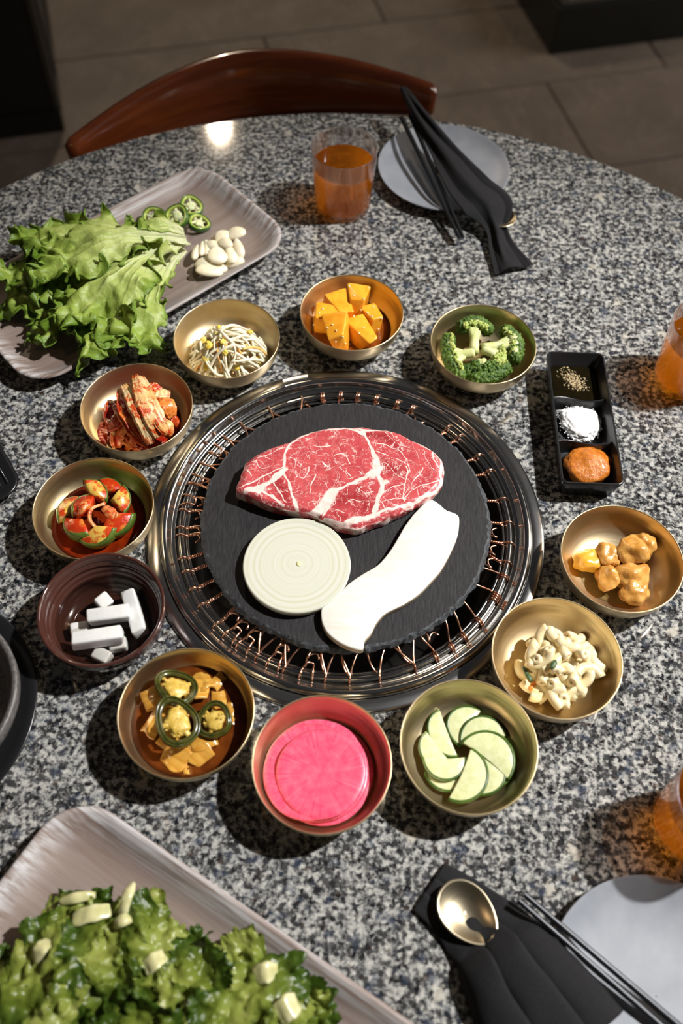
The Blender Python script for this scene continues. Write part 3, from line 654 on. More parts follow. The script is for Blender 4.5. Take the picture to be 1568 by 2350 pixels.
DARK = [([(345, 440), (390, 500), (430, 560)], 26), ([(880, 145), (1000, 165), (1080, 230)], 30), ([(740, 540), (840, 520), (880, 580)], 60), ([(1000, 330), (1080, 370)], 40), ([(700, 630), (760, 650)], 20)]
xy = np.array([(p[0]+0.0026*nz(p[0]*55, p[1]*55, 1, 1, 2)+0.0012*nz(p[0]*170, p[1]*170, 1, 1, 5), p[1]+0.0026*nz(p[0]*55, p[1]*55, 1, 1, 12)+0.0012*nz(p[0]*170, p[1]*170, 1, 1, 15)) for p in V])
wvar = np.array([1.0+0.75*nz(p[0]*80, p[1]*80, 2, 1, 7) for p in V])
def field(lines, soft):
    out = np.zeros(len(V))
    for pts, w in lines:
        q = np.array([((c5(x, y, ZS)-so).x, (c5(x, y, ZS)-so).y) for x, y in pts])
        if len(q) > 2: q = np.array([a[:2] for a in spline(q, len(q)*3)])
        w = w*(0.00021 if w >= 12 else 0.00015 if w > 7 else 0.00010); d = np.full(len(V), 9.0)
        for a, b in zip(q, q[1:]):
            ab = b-a; tt = np.clip(((xy-a)@ab)/(ab@ab+1e-12), 0, 1); d = np.minimum(d, np.linalg.norm(xy-a-tt[:, None]*ab, axis=1))
        out = np.maximum(out, np.clip(1.0-d/(w*2*wvar), 0, 1) if soft else np.clip(1-d/(w*1.5), 0, 1))
    return out
fat = field(SEAMS, True); dark = field(DARK, False)
for j in range(NR, nr):                      # side wall: broad alternating fat and lean
    for i in range(NA):
        a = i/NA*2*PI; fat[j*NA+i] = 0.50+0.55*nz(math.cos(a)*7, math.sin(a)*7, V[j*NA+i, 2]*70, 1, 4); dark[j*NA+i] = 0.35
for nm, arr in (('fat', fat), ('dark', dark)):
    at = st.data.attributes.new(nm, 'FLOAT', 'POINT'); at.data.foreach_set('value', arr.astype(np.float32))

# ---- onion slice
oc = c5(474, 925, SZ1+0.011); onr = (c5(798, 925, SZ1+0.011)-c5(152, 925, SZ1+0.011)).length/2
on = thing('onion_slice', 'thick round slice of white onion on the slate board', 'onion', (oc.x, oc.y, TZ+SZ1+0.0003))
n = 120; ol = [(onr*(1+0.008*nz(math.cos(2*PI*i/n)*2, math.sin(2*PI*i/n)*2, 0, 1, 1))*math.cos(2*PI*i/n), onr*(1+0.008*nz(math.cos(2*PI*i/n)*2, math.sin(2*PI*i/n)*2, 0, 1, 1))*math.sin(2*PI*i/n)) for i in range(n)]
v = []; f = []
rad = list(np.linspace(0.04, 0.985, 60))
for k in rad: v += [(x*k, y*k, 0.0108) for x, y in ol]
for k, z in ((1.0, 0.0098), (1.004, 0.008), (0.985, 0.002), (0.96, 0.0)): v += [(x*k, y*k, z) for x, y in ol]
nr_ = len(rad)+4
f = [(j*n+i, j*n+(i+1) % n, (j+1)*n+(i+1) % n, (j+1)*n+i) for j in range(nr_-1) for i in range(n)]+[tuple(range(n)), tuple((nr_-1)*n+i for i in range(n))]
o = mesh('layers', v, f, 'onion', on); fixn(o.data)
v, f = blob((0.0024, 0.0032, 0.0010), 3, 0.2, sub=2); mesh('core', v, f, 'onion_core', on, (0.002, 0.0, 0.0109))

# ---- king oyster mushroom slice
MO = [(1240, 560), (1285, 540), (1330, 565), (1370, 600), (1432, 625), (1449, 655), (1440, 750), (1400, 850), (1340, 960), (1280, 1030), (1200, 1110), (1110, 1170), (1005, 1222), (950, 1280), (920, 1340), (880, 1385), (868, 1438), (800, 1428), (720, 1390), (655, 1335), (624, 1270), (620, 1200), (650, 1165), (720, 1110), (790, 1040), (870, 985), (960, 930), (1030, 850), (1080, 770), (1120, 700), (1170, 630)]
zt = SZ1+0.0095; mo = c5(1040, 990, zt); mo.z = TZ+SZ1+0.0003
ms = thing('mushroom_slice', 'long white king oyster mushroom slice on the slate board', 'mushroom', mo)
ol = resample(ccw([((c5(x, y, zt)-mo).x, (c5(x, y, zt)-mo).y) for x, y in MO]), 160)
v, f = slab(ol, 0.0, 0.0092, 0.0012); nn = len(ol)
mesh('rim', v[:3*nn], [q for q in f[:2*nn]]+[tuple(range(nn-1, -1, -1))], 'mushroom_rim', ms)
bm = bmesh.new(); bv = [bm.verts.new(p) for p in v[2*nn:]]
for q in f[2*nn:4*nn]: bm.faces.new([bv[i-2*nn] for i in q])
fc = bm.faces.new([bv[i] for i in range(2*nn, 3*nn)]); me = bpy.data.meshes.new('cut_face'); bmesh.ops.triangulate(bm, faces=[fc]); bm.to_mesh(me); bm.free()
link('cut_face', me, 'mushroom', ms, smooth=True); fixn(me)

# ================================================================== side dish bowls
BH = 0.042
BO = [(0.0005, 0.0), (0.027, 0.0), (0.0295, 0.0010), (0.0375, 0.0055), (0.0470, 0.0112), (0.0545, 0.0190), (0.0586, 0.0295), (0.0600, 0.0405), (0.0600, 0.0418), (0.0594, 0.0422), (0.0588, 0.0416)]
BI = [(0.0571, 0.0300), (0.0531, 0.0205), (0.0455, 0.0132), (0.0360, 0.0082), (0.0260, 0.0046), (0.016, 0.0031), (0.0005, 0.0028)]
def inner_r(z): return float(np.interp(z, [b[1] for b in BI[::-1]], [b[0] for b in BI[::-1]]))
bowl_me = None
def brass_bowl(x, y, label):
    global bowl_me
    if bowl_me is None:
        pr = [tuple(q) for q in spline(BO, 48)]+[tuple(q) for q in spline(BI, 36)]
        v, f = lathe([(max(r, 0.0005), z) for r, z in pr], 128); o = mesh('brass_bowl', v, f, 'brass', None, (x, y, TZ)); fixn(o.data); bowl_me = o.data
    else: o = link('brass_bowl', bowl_me, None, None, (x, y, TZ))
    tag(o, label, 'bowl', 'brass side dish bowls around the grill'); return Vector((x, y, TZ))
def liquid_disc(name, c, z, mat, label, cat='sauce', amp=0.0004, rfun=inner_r, zb=None):
    n = 72; r = rfun(z)-0.0006; zb = zb if zb is not None else max(0.0045, z-0.006); rb = rfun(zb)-0.0008
    v = [(0, 0, z)]; f = []
    rings = [(0.2*r, z), (0.45*r, z), (0.7*r, z), (0.9*r, z-0.0001), (r, z)]
    for rr, zz in rings:
        for i in range(n):
            a = 2*PI*i/n; x, y = rr*math.cos(a), rr*math.sin(a); v.append((x, y, zz+amp*nz(x*70, y*70, 0, 1, len(label))))
    v += [(rb*math.cos(2*PI*i/n), rb*math.sin(2*PI*i/n), zb) for i in range(n)]
    for i in range(n): f.append((0, 1+i, 1+(i+1) % n))
    for j in range(len(rings)):
        for i in range(n):
            a, b = 1+j*n+i, 1+j*n+(i+1) % n; f.append((a, a+n, b+n, b))
    f.append(tuple(1+len(rings)*n+i for i in range(n-1, -1, -1)))
    o = mesh(name, v, f, mat, None, c); fixn(o.data); return tag(o, label, cat)
def bowl_z(rr): return np.interp(rr, [b[0] for b in BI[::-1]]+[0.0592, 0.2], [b[1] for b in BI[::-1]]+[0.0422, -0.0])
def keep_in(o, c, tol=0.0008):                # slide a piece inward until it no longer pokes through the bowl wall
    n = len(o.data.vertices); a = np.empty(n*3, np.float32); o.data.vertices.foreach_get('co', a); R = np.array(o.rotation_euler.to_matrix()); p = a.reshape(-1, 3).astype(float) @ R.T
    for k in range(40):
        q = p+np.array(o.location); r_ = np.hypot(q[:, 0]-c.x, q[:, 1]-c.y); pen = (np.minimum(bowl_z(r_), 0.041)*(r_ < 0.0592)+(r_ >= 0.0592)*0.041-(q[:, 2]-TZ))
        if pen.max() < tol: break
        i = int(pen.argmax()); d = np.array([c.x-q[i, 0], c.y-q[i, 1]]); d /= np.linalg.norm(d)+1e-9
        if r_[i] > 0.047: o.location.x += d[0]*0.0005; o.location.y += d[1]*0.0005
        else: o.location.z += 0.0005
def put(name, v, f, mat, c, label, cat, group=None, rot=None, smooth=True):
    o = mesh(name, v, f, mat, None, c, smooth); fixn(o.data)
    if rot is not None: o.rotation_euler = rot
    return tag(o, label, cat, group)

B = {'pumpkin': (-0.0021, 0.2683), 'broc': (0.1486, 0.2275), 'sprout': (-0.1427, 0.2208), 'kimchi': (-0.2293, 0.1181), 'oi': (-0.2532, -0.0103),
     'jal': (-0.1349, -0.2173), 'pink': (-0.0134, -0.2575), 'cuc': (0.1136, -0.2372), 'pasta': (0.1980, -0.1515), 'potato': (0.2716, -0.0445)}

# ---- pumpkin
c = brass_bowl(*B['pumpkin'], 'brass bowl holding braised orange pumpkin chunks in syrup')
liquid_disc('syrup', c, 0.0150, 'sauce_amber', 'dark amber syrup around the pumpkin chunks')
CP = crop(660, 600, 2.6133)
def hull(pts, name, mat, loc, label, cat, group, bw=0.0016):
    bm = bmesh.new()
    for p in pts: bm.verts.new(p)
    bmesh.ops.convex_hull(bm, input=bm.verts); bmesh.ops.dissolve_limit(bm, angle_limit=0.12, verts=bm.verts, edges=bm.edges)
    me = bpy.data.meshes.new(name); bm.to_mesh(me); bm.free(); o = link(name, me, mat, None, loc, True)
    bevel(o, bw, 3); o.modifiers['bevel'].angle_limit = 0.3
    s = o.modifiers.new('sub', 'SUBSURF'); s.levels = s.render_levels = 1
    return tag(o, label, cat, group)
def chunk(px, py, z, hx, hy, hz, rz, seed, tilt=(0, 0), lb=''):
    hx, hy, hz = hx*1.12, hy*1.12, hz*1.1
    r = random.Random(seed); pts = []
    R3 = Euler((tilt[0], tilt[1], rz)).to_matrix()
    for sx in (-1, 1):
        for sy in (-1, 1):
            for sz in (-1, 1): pts.append(R3 @ Vector((sx*hx*(0.86+0.22*sy+r.uniform(-.2, .14)), sy*hy*(1+r.uniform(-.34, .14)), sz*hz*(1+r.uniform(-.2, .2)))))
    pts.append(R3 @ Vector((r.uniform(-.3, .3)*hx, hy*1.18, 0)))
    return hull(pts, 'pumpkin_chunk', 'pumpkin', P(*CP(px, py), z), lb, 'pumpkin', 'braised pumpkin chunks')
for i, a in enumerate([(290, 258, 0.026, .0135, .0165, .013, 0.45, (0.2, 0.1)), (412, 245, 0.024, .0125, .0165, .012, -0.12, (-0.1, 0)), (235, 350, 0.026, .0175, .0125, .012, -0.15, (0.1, 0.2)), (305, 440, 0.026, .0125, .0195, .013, 0.1, (0.1, -0.25)),
                       (435, 430, 0.022, .011, .0195, .011, 0.62, (0.1, 0.2)), (500, 355, 0.020, .0095, .0155, .011, 0.4, (-0.1, 0.15))]):
    o = chunk(*a[:7], 11+i, a[7], ['glossy pumpkin chunk leaning on the brass wall beside the squarest chunk', 'squarest glossy pumpkin chunk in the syrup bowl', 'wide pumpkin chunk whose corner points at the heap centre', 'large pumpkin chunk dotted with the most sesame seeds', 'leaf shaped dark orange pumpkin chunk with pointed ends', 'small pumpkin chunk standing alone in the open syrup'][i]); keep_in(o, c)
bpy.context.view_layer.update(); dg = bpy.context.evaluated_depsgraph_get()
cam_o = Vector((CAM[0], CAM[1], CAM[2]+TZ)); seed_hits = {}
def on_surface(px, py, z):                    # first thing already in the bowl along the sight line
    q = P(px, py, z); ok, hit, nrm, idx, ob, mw = scene.ray_cast(dg, cam_o, (q-cam_o).normalized()); return hit+nrm*0.0004 if ok else q
def seed_on(px, py, z, mat, s, name, label, cat, group, rz): 
    v, f = ICO[1]; o = mesh(name, [(x*s*1.5, y*s, q*s*0.6) for x, y, q in v], f, mat, None, on_surface(px, py, z)); o.rotation_euler = (0, 0, rz); return tag(o, label, cat, group)
for i, (x, y, z) in enumerate([(455, 225, .039), (398, 205, .038), (440, 290, .036), (515, 272, .014), (565, 340, .014), (270, 380, .040), (292, 415, .041), (330, 450, .040), (290, 480, .038), (345, 490, .036), (375, 495, .014), (430, 430, .036), (455, 400, .036), (480, 310, .033), (505, 330, .033), (160, 380, .030), (190, 310, .040), (210, 285, .041), (398, 330, .030), (240, 400, .041), (545, 405, .020), (485, 160, .030)]):
    seed_on(*CP(x, y), z, 'sesame', 0.0011, 'sesame_seed', 'tiny pale sesame seed sprinkled over the pumpkin', 'seed', 'sesame seeds on the pumpkin', i*1.3)

# ---- broccoli
c = brass_bowl(*B['broc'], 'brass bowl holding pale cut broccoli florets')
def broccoli(base, dirs, beads, seed, label, dome=False):
    r = random.Random(seed); t = thing('broccoli_floret', label, 'broccoli', base, 0, 'broccoli florets in the bowl')
    fm = MB(); lm = MB(); gm = MB()
    for (end, w, green) in dirs:
        e = np.array(end, float); L = np.linalg.norm(e); d = e/L; s = np.cross(d, [0, 0, 1.0]); s /= np.linalg.norm(s)
        fm.add(*tube(spline([(0, 0, 0), e*0.45, e*0.9], 8), list(np.linspace(0.0058, 0.0046, 9)), 10))
        for k in range(9):                   # fanning branchlets
            a = (k/8-0.5)*2; q = e*0.55+d*L*0.40*(1-0.25*a*a)+s*a*w*0.85+np.array([0, 0, r.uniform(-.002, .004)])
            fm.add(*tube(spline([e*0.35, (e*0.4+q*0.6), q], 6), list(np.linspace(0.0040, 0.0048, 7)), 8))
            bv, bf = blob((0.0058, 0.0058, 0.0050), k+seed, 0.3, 2.5, 2); fm.add([np.array(p)+q for p in bv], bf)
        for k in range(beads):               # beaded crown along the outer fringe
            a = r.uniform(-1.12, 1.12); u = r.random()**0.6
            ctr = e*0.52+d*L*(0.24+0.36*u)*(1-0.30*a*a)+s*a*w*(0.98+0.14*u)
            z = r.uniform(-0.009, 0.0050)
            sz = r.uniform(0.0012, 0.0023); tgt = gm if (u > 0.55 and green) or z < -0.002 and green else lm
            if u < 0.5: z = min(z, -0.001)+0.0055*(0.5 if r.random() < 0.6 else 1.2)
            if dome: z = r.uniform(0.003, 0.0110)*(1-0.45*a*a); tgt = gm; ctr = e*0.35+d*L*(0.50*u+0.12)*(1-0.25*a*a)+s*a*w
            bv, bf = ICO[1]; p0 = ctr+np.array([0, 0, z+(0.002 if u < .5 else 0)]); tgt.add([np.array(p)*sz+p0 for p in bv], bf)
        for k in range(9):
            a = (k/8-0.5)*2.2; q = e*0.52+d*L*(0.50)*(1-0.28*a*a)+s*a*w*1.05; bv, bf = blob((0.0078, 0.0078, 0.0085), k+seed+40, 0.3, 3, 4, 0.34, 13)
            (gm if green else lm).add([np.array(p)+q-np.array([0, 0, -.0010 if dome else .0012]) for p in bv], bf)
    mesh('stalk', fm.v, fm.f, 'broc_flesh', t); mesh('pale_buds', lm.v, lm.f, 'broc_light', t)['kind'] = 'stuff'
    if gm.v: mesh('crown', gm.v, gm.f, 'broc_green', t)['kind'] = 'stuff'
    return t
def rel(a, b, za, zb):
    q = P(*CP(*b), zb)-P(*CP(*a), za); return (q.x, q.y, q.z)
o1 = (1120, 545); z1 = 0.030
broccoli(P(*CP(*o1), z1), [(rel(o1, (975, 575), z1, 0.026), 0.023, True), (rel(o1, (1125, 370), z1, 0.030), 0.012, True)], 800, 3, 'broccoli floret lying on its side with dark green fringe and pale stalk')
o2 = (1170, 520); z2 = 0.031
broccoli(P(*CP(*o2), z2), [(rel(o2, (1370, 490), z2, 0.034), 0.017, True), (rel(o2, (1290, 580), z2, 0.028), 0.009, False)], 500, 5, 'pale broccoli floret with thick forked stalk leaning on the bowl wall')
o3 = (1165, 600); z3 = 0.022
broccoli(P(*CP(*o3), z3), [(rel(o3, (1230, 690), z3, 0.022), 0.016, True), (rel(o3, (1100, 690), z3, 0.016), 0.006, True)], 700, 8, 'small broccoli floret with dense dark green crown at the bowl bottom', True)
liquid_disc('dressing', c, 0.0078, 'sauce_clear', 'thin clear dressing under the broccoli', zb=0.0045)

# ---- bean sprouts
c = brass_bowl(*B['sprout'], 'brass bowl holding a tangle of white bean sprouts')
r = random.Random(5); mc = P(523, 803, 0.03); mc.z = TZ
def dome(x, y): return 0.009+0.046*max(0.0, 1-(x*x+y*y)/(0.050**2))
for i in range(125):
    a = r.uniform(0, 2*PI); q = 0.036*math.sqrt(r.random()); x, y = q*math.cos(a), q*math.sin(a); hd = r.uniform(0, 2*PI); curv = r.uniform(-34, 34); L = r.uniform(0.045, 0.080); n = 18; lev = r.uniform(0.45, 1.0)
    if r.random() < 0.25: curv *= 2.0
    pts = []; ph = r.uniform(0, 6)
    for k in range(n):
        pts.append((x, y)); x += L/n*math.cos(hd); y += L/n*math.sin(hd); hd += curv*L/n+0.12*math.sin(k*0.9+ph)
        d = math.hypot(x, y)
        if d > 0.039: hd += 0.5*(1 if (x*math.sin(hd)-y*math.cos(hd)) > 0 else -1)*-1
    pts = [((p[0]*min(1, 0.0435/max(1e-6, math.hypot(*p)))), (p[1]*min(1, 0.0435/max(1e-6, math.hypot(*p))))) for p in pts]
    path = [(p[0], p[1], max(dome(*p)*lev+0.003+0.002*math.sin(k*0.6+i), bowl_z(math.hypot(p[0]+mc.x-c.x, p[1]+mc.y-c.y))+0.0025)) for k, p in enumerate(pts)]
    orange = i % 14 == 3
    t = thing('bean_sprout', 'carrot strip among the white bean sprouts' if orange else 'limp white bean sprout in the tangled heap', 'carrot' if orange else 'bean sprout', (mc.x, mc.y, TZ), 0, 'carrot strips in the sprouts' if orange else 'bean sprouts in the bowl')
    if orange: t.name = 'carrot_strip'
    v, f = tube(path, [0.0011+0.0007*math.sin(PI*min(1, k/n*1.4)) for k in range(n)], 7); mesh('stem', v, f, 'sprout_orange' if orange else 'sprout_stem', t)
    if not orange and i % 3 == 0:
        e = np.array(path[0]); v, f = ICO[2]; R3 = Euler((r.uniform(-.6, .6), r.uniform(-.6, .6), r.uniform(0, 6))).to_matrix(); mb = MB()
        for s in (-1, 1): mb.add([np.array(R3 @ Vector((p[0]*0.0046, p[1]*0.0024+s*0.0010, p[2]*0.0019)))+e for p in v], f)
        mesh('head', mb.v, mb.f, 'sprout_head', t)

# ---- generic ribbon strip (cabbage leaves)
def strip(pts, w, th, ribs=2, amp=0.0012, seed=0, n=26, m=14, tw=0.0):
    path = spline(pts, n); v = []; f = []
    for i, p in enumerate(path):
        t_ = path[min(i+1, n)]-path[max(i-1, 0)]; t_ /= np.linalg.norm(t_)+1e-9; s = np.cross(t_, [0, 0, 1.0]); s /= np.linalg.norm(s)+1e-9; u = np.cross(s, t_)
        e = math.sin(PI*min(1.0, max(0.0, (i+1.5)/(n+3))))**0.35; ww = w*e*(1+0.18*nz(i*0.25, seed, 0)); a0 = tw*i/n
        s2 = s*math.cos(a0)+u*math.sin(a0); u2 = u*math.cos(a0)-s*math.sin(a0)
        for k in range(m):
            a = 2*PI*k/m; ca, sa = math.cos(a), math.sin(a)
            off = amp*math.sin(ca*PI*ribs+seed)+0.0012*nz(i*0.35, ca*2, seed*1.7)
            v.append(p+s2*ca*ww+u2*(sa*th*e+off))
    for i in range(n):
        for k in range(m): f.append((i*m+k, i*m+(k+1) % m, (i+1)*m+(k+1) % m, (i+1)*m+k))
    f.append(tuple(range(m-1, -1, -1))); f.append(tuple(n*m+k for k in range(m)))
    return v, f
c = brass_bowl(*B['kimchi'], 'brass bowl holding red napa cabbage kimchi')
liquid_disc('kimchi_juice', c, 0.0125, 'sauce_red', 'red kimchi juice at the bottom of the cabbage bowl')
C8 = crop(60, 640, 2.6133)
def k8(*pts): return [np.array(P(*C8(x, y), z)-c) for x, y, z in pts]
KL = 'folded piece of napa cabbage kimchi with white rib'; KR = 'shred of red chili coated cabbage in the kimchi bowl'
KP = [([(590, 640, .050), (640, 740, .060), (700, 860, .052), (745, 990, .030)], .0075, .0042, 'kimchi_white', 0), ([(655, 585, .052), (680, 690, .064), (730, 820, .058), (790, 950, .036)], .0080, .0042, 'kimchi_white', 0), ([(690, 590, .048), (740, 730, .058), (800, 850, .052), (845, 930, .036)], .0075, .0042, 'kimchi_white', 0),
      ([(570, 660, .046), (590, 780, .052), (650, 880, .044), (700, 960, .030)], .0070, .0036, 'kimchi_orange', 0), ([(530, 760, .040), (600, 850, .044), (650, 930, .034), (720, 1000, .020)], .0058, .0032, 'kimchi_orange', 0), ([(720, 670, .042), (790, 690, .044), (865, 695, .042)], .0065, .0016, 'kimchi_white', 0),
      ([(770, 740, .044), (840, 760, .046), (875, 830, .036)], .0090, .0040, 'kimchi_orange', 0), ([(740, 640, .046), (780, 660, .044), (800, 700, .036)], .0060, .0032, 'kimchi_orange', 0), ([(800, 860, .040), (840, 890, .040), (850, 940, .028)], .0075, .0050, 'kimchi_white', 0),
      ([(500, 740, .036), (500, 830, .034), (480, 900, .022)], .0070, .0032, 'kimchi_red', 1), ([(560, 800, .040), (540, 860, .036), (500, 900, .026)], .0075, .0040, 'kimchi_red', 1), ([(590, 890, .034), (560, 950, .024), (550, 1010, .014)], .0055, .0026, 'kimchi_orange', 1), ([(525, 890, .030), (515, 960, .022), (530, 1020, .014)], .0026, .0020, 'kimchi_white', 1),
      ([(600, 940, .028), (650, 980, .020), (720, 1010, .014)], .0058, .0030, 'kimchi_red', 1), ([(570, 970, .022), (640, 1000, .018), (690, 1025, .014)], .0040, .0026, 'kimchi_orange', 1), ([(470, 860, .030), (460, 920, .022), (480, 980, .014)], .0055, .0030, 'kimchi_red', 1), ([(640, 900, .036), (640, 960, .026), (600, 1020, .013)], .0060, .0030, 'kimchi_orange', 1),
      ([(485, 770, .036), (480, 800, .034), (500, 830, .032)], .0030, .0020, 'kimchi_white', 1), ([(820, 800, .034), (880, 850, .026), (890, 910, .016)], .0070, .0030, 'kimchi_red', 1), ([(700, 1000, .018), (770, 990, .014), (840, 960, .012)], .0060, .0026, 'kimchi_red', 1)]
for i, (pts, w, th, mt, kd) in enumerate(KP):
    v, f = strip(k8(*pts), w*1.1, th, 3.5 if kd == 0 else 1.5, 0.0013 if kd == 0 else 0.0008, i*1.3, 34, 24); put('kimchi_piece' if kd == 0 else 'kimchi_shred', v, f, mt, c, KL if kd == 0 else KR, 'kimchi', 'folded kimchi pieces' if kd == 0 else 'kimchi shreds')
v, f = blob((0.028, 0.026, 0.021), 3, 0.25, 2.2, 4, 0.10, 7); put('kimchi_heap', v, f, 'kimchi_red', Vector((c.x+0.001, c.y-0.002, TZ+0.0255)), 'red chili paste heap under the folded kimchi pieces', 'kimchi')

# ---- cucumber kimchi
c = brass_bowl(*B['oi'], 'brass bowl holding spicy cucumber kimchi in red brine')
liquid_disc('red_brine', c, 0.0155, 'sauce_red', 'oily red brine around the cucumber kimchi')
def wedge(R, ang, Lz, seed, skin_mat, flesh_mat, parent, amp=0.0009, r0=0.0):
    n = 16; pts = [(R*math.cos(-ang/2+ang*i/n), R*math.sin(-ang/2+ang*i/n)) for i in range(n+1)]
    pts += [(r0*math.cos(ang/2-ang*i/4), r0*math.sin(ang/2-ang*i/4)) for i in range(5)] if r0 > 0 else [(0.0, 0.0)]
    cx = R*0.55; pts = [(x-cx, y) for x, y in pts]; ol = ccw(pts); no = len(ol); v = []; f = []; m = 7
    for j in range(m):
        u = j/(m-1); k = 1-0.16*(abs(2*u-1)**5)
        for x, y in ol: v.append((x*k+amp*nz(x*90, y*90, u*3, 1, seed), y*k+amp*nz(x*90, y*90, u*3, 1, seed+5), (u-0.5)*Lz+amp*nz(x*120, y*120, u, 1, seed+9)))
    for j in range(m-1):
        for i in range(no): f.append((j*no+i, j*no+(i+1) % no, (j+1)*no+(i+1) % no, (j+1)*no+i))
    f.append(tuple(range(no-1, -1, -1))); f.append(tuple((m-1)*no+i for i in range(no)))
    mesh('flesh', v, f, flesh_mat, parent)
    sv = []; sf = []; m2 = 6
    for j in range(m2):
        u = j/(m2-1); k = 1.03-0.16*(abs(2*u-1)**5)
        for i in range(n+1):
            a = -ang/2+ang*i/n; sv.append(((R*math.cos(a)-cx)*k, R*math.sin(a)*k, (u-0.5)*Lz*1.0))
    for j in range(m2-1):
        for i in range(n): sf.append((j*(n+1)+i, j*(n+1)+i+1, (j+1)*(n+1)+i+1, (j+1)*(n+1)+i))
    so_ = mesh('skin', sv, sf, skin_mat, parent); s = so_.modifiers.new('sol', 'SOLIDIFY'); s.thickness = 0.0011; s.offset = 0
OI = [(255, 1385, .024, .0165, 2.1, .013, 2.7, 'oi_flesh', (0.25, 0)), (425, 1275, .028, .0150, 2.4, .014, 0.9, 'oi_flesh', (0.2, 0.1)), (570, 1330, .027, .0165, 1.9, .013, 0.2, 'oi_flesh', (0.2, 0.35)), (345, 1365, .030, .0155, 2.2, .013, 2.6, 'oi_red', (0.3, 0.1)),
      (545, 1475, .028, .0210, 1.9, .013, -0.9, 'oi_red', (0.15, 0.2)), (305, 1505, .026, .0175, 2.2, .014, -2.2, 'oi_red', (0.2, 0)), (440, 1550, .027, .0180, 2.2, .013, -1.2, 'oi_flesh', (0.2, 0.15)), (510, 1250, .020, .0140, 2.0, .011, 1.2, 'oi_red', (0.1, 0))]
for i, (x, y, z, R, ang, L, rz, fm, tl) in enumerate(OI):
    t = thing('cucumber_kimchi', 'green skinned cucumber wedge coated in red chili flakes', 'cucumber', P(*C8(x, y), z), 0, 'spicy cucumber wedges'); t.rotation_euler = (tl[0], tl[1], rz)
    wedge(R*1.2, ang, L*1.1, i*3.3, 'oi_skin', fm, t)
for i, (pts, w, th) in enumerate([([(470, 1325, .040), (385, 1360, .044), (375, 1430, .043), (430, 1490, .038)], .0022, .0009), ([(455, 1340, .042), (500, 1380, .045), (510, 1430, .042)], .0060, .0010), ([(500, 1390, .043), (540, 1400, .042), (600, 1440, .037)], .0035, .0010), ([(350, 1330, .044), (330, 1370, .044), (300, 1400, .040)], .0045, .0012)]):
    v, f = strip([np.array(P(*C8(x, y), z)-c) for x, y, z in pts], w, th, 1.2, 0.0006, i); put('onion_sliver', v, f, 'oi_onion', c, 'red stained onion sliver lying over the cucumber wedges', 'onion', 'onion slivers on the cucumber kimchi')

# ---- brown bowl with radish sticks
bc = Vector((-0.2253, -0.1225, TZ))
bo = [(0.0005, 0.0), (0.034, 0.0), (0.036, 0.003), (0.044, 0.008), (0.0525, 0.019), (0.0575, 0.032), (0.0590, 0.044), (0.0585, 0.0462), (0.0570, 0.0465), (0.0556, 0.0452)]
bi = [(0.0535, 0.036), (0.0500, 0.026), (0.0440, 0.015), (0.037, 0.0085), (0.030, 0.006), (0.0005, 0.0055)]
pr = [tuple(q) for q in spline(bo, 48)]+[tuple(q) for q in spline(bi, 60)]
pr = [(r_+(0.0004*math.sin(z*900) if 0.027 < z < 0.042 else 0), z) for r_, z in pr]
v, f = lathe([(max(0.0005, a), b) for a, b in pr], 128); o = mesh('brown_bowl', v, f, 'brown_glaze', None, bc); fixn(o.data); tag(o, 'glossy dark brown ridged bowl holding white radish sticks', 'bowl')
def bin_r(z): return -0.0004+ float(np.interp(z, [b[1] for b in bi[::-1]], [b[0] for b in bi[::-1]]))
CB = crop(0, 1000, 2.938)
SLB = ['white radish stick lying across on top with clean square ends', 'longest white radish stick on top of the heap', 'white radish stick standing against the brown wall by itself', 'white radish piece tucked behind the upper stick', 'white radish corner peeking from under the two top sticks', 'white radish piece sunk below the longest stick', 'faint radish piece deepest in the water of the brown bowl']
def stick(x0, y0, x1, y1, z, w, tilt=0.0, seed=0, zz=None):
    a = P(*CB(x0, y0), z); b = P(*CB(x1, y1), z if zz is None else zz); d = b-a; L = d.length; h = w/2
    v, f = box(-L/2, L/2, -h, h, -h, h); r_ = random.Random(seed); v = [(x*(1+r_.uniform(-.06, .06)), y*(1+r_.uniform(-.08, .08)), q*(1+r_.uniform(-.08, .08))) for x, y, q in v]
    o = put('radish_stick', v, f, 'white_radish', (a+b)/2, SLB[seed-1], 'radish', 'radish sticks in the brown bowl'); bevel(o, 0.0022, 4)
    o.rotation_euler = (tilt, -math.asin(max(-1, min(1, d.z/L))), math.atan2(d.y, d.x)); return o
stick(595, 1225, 880, 1190, .0300, .0140, 0.15, 1); stick(488, 1385, 832, 1335, .0300, .0142, -0.1, 2); stick(870, 1060, 950, 1340, .0170, .0135, 0.2, 3, .0230); stick(660, 1150, 740, 1090, .020, .0140, 0.3, 4)
stick(480, 1320, 600, 1300, .0170, .0130, 0.2, 5); stick(640, 1460, 740, 1510, .0165, .0125, 0.1, 6); stick(740, 1420, 860, 1400, .0165, .0120, 0.0, 7)
liquid_disc('pickling_water', bc, 0.0235, 'water', 'clear water covering the radish sticks', 'water', 0.0, bin_r, 0.0065)

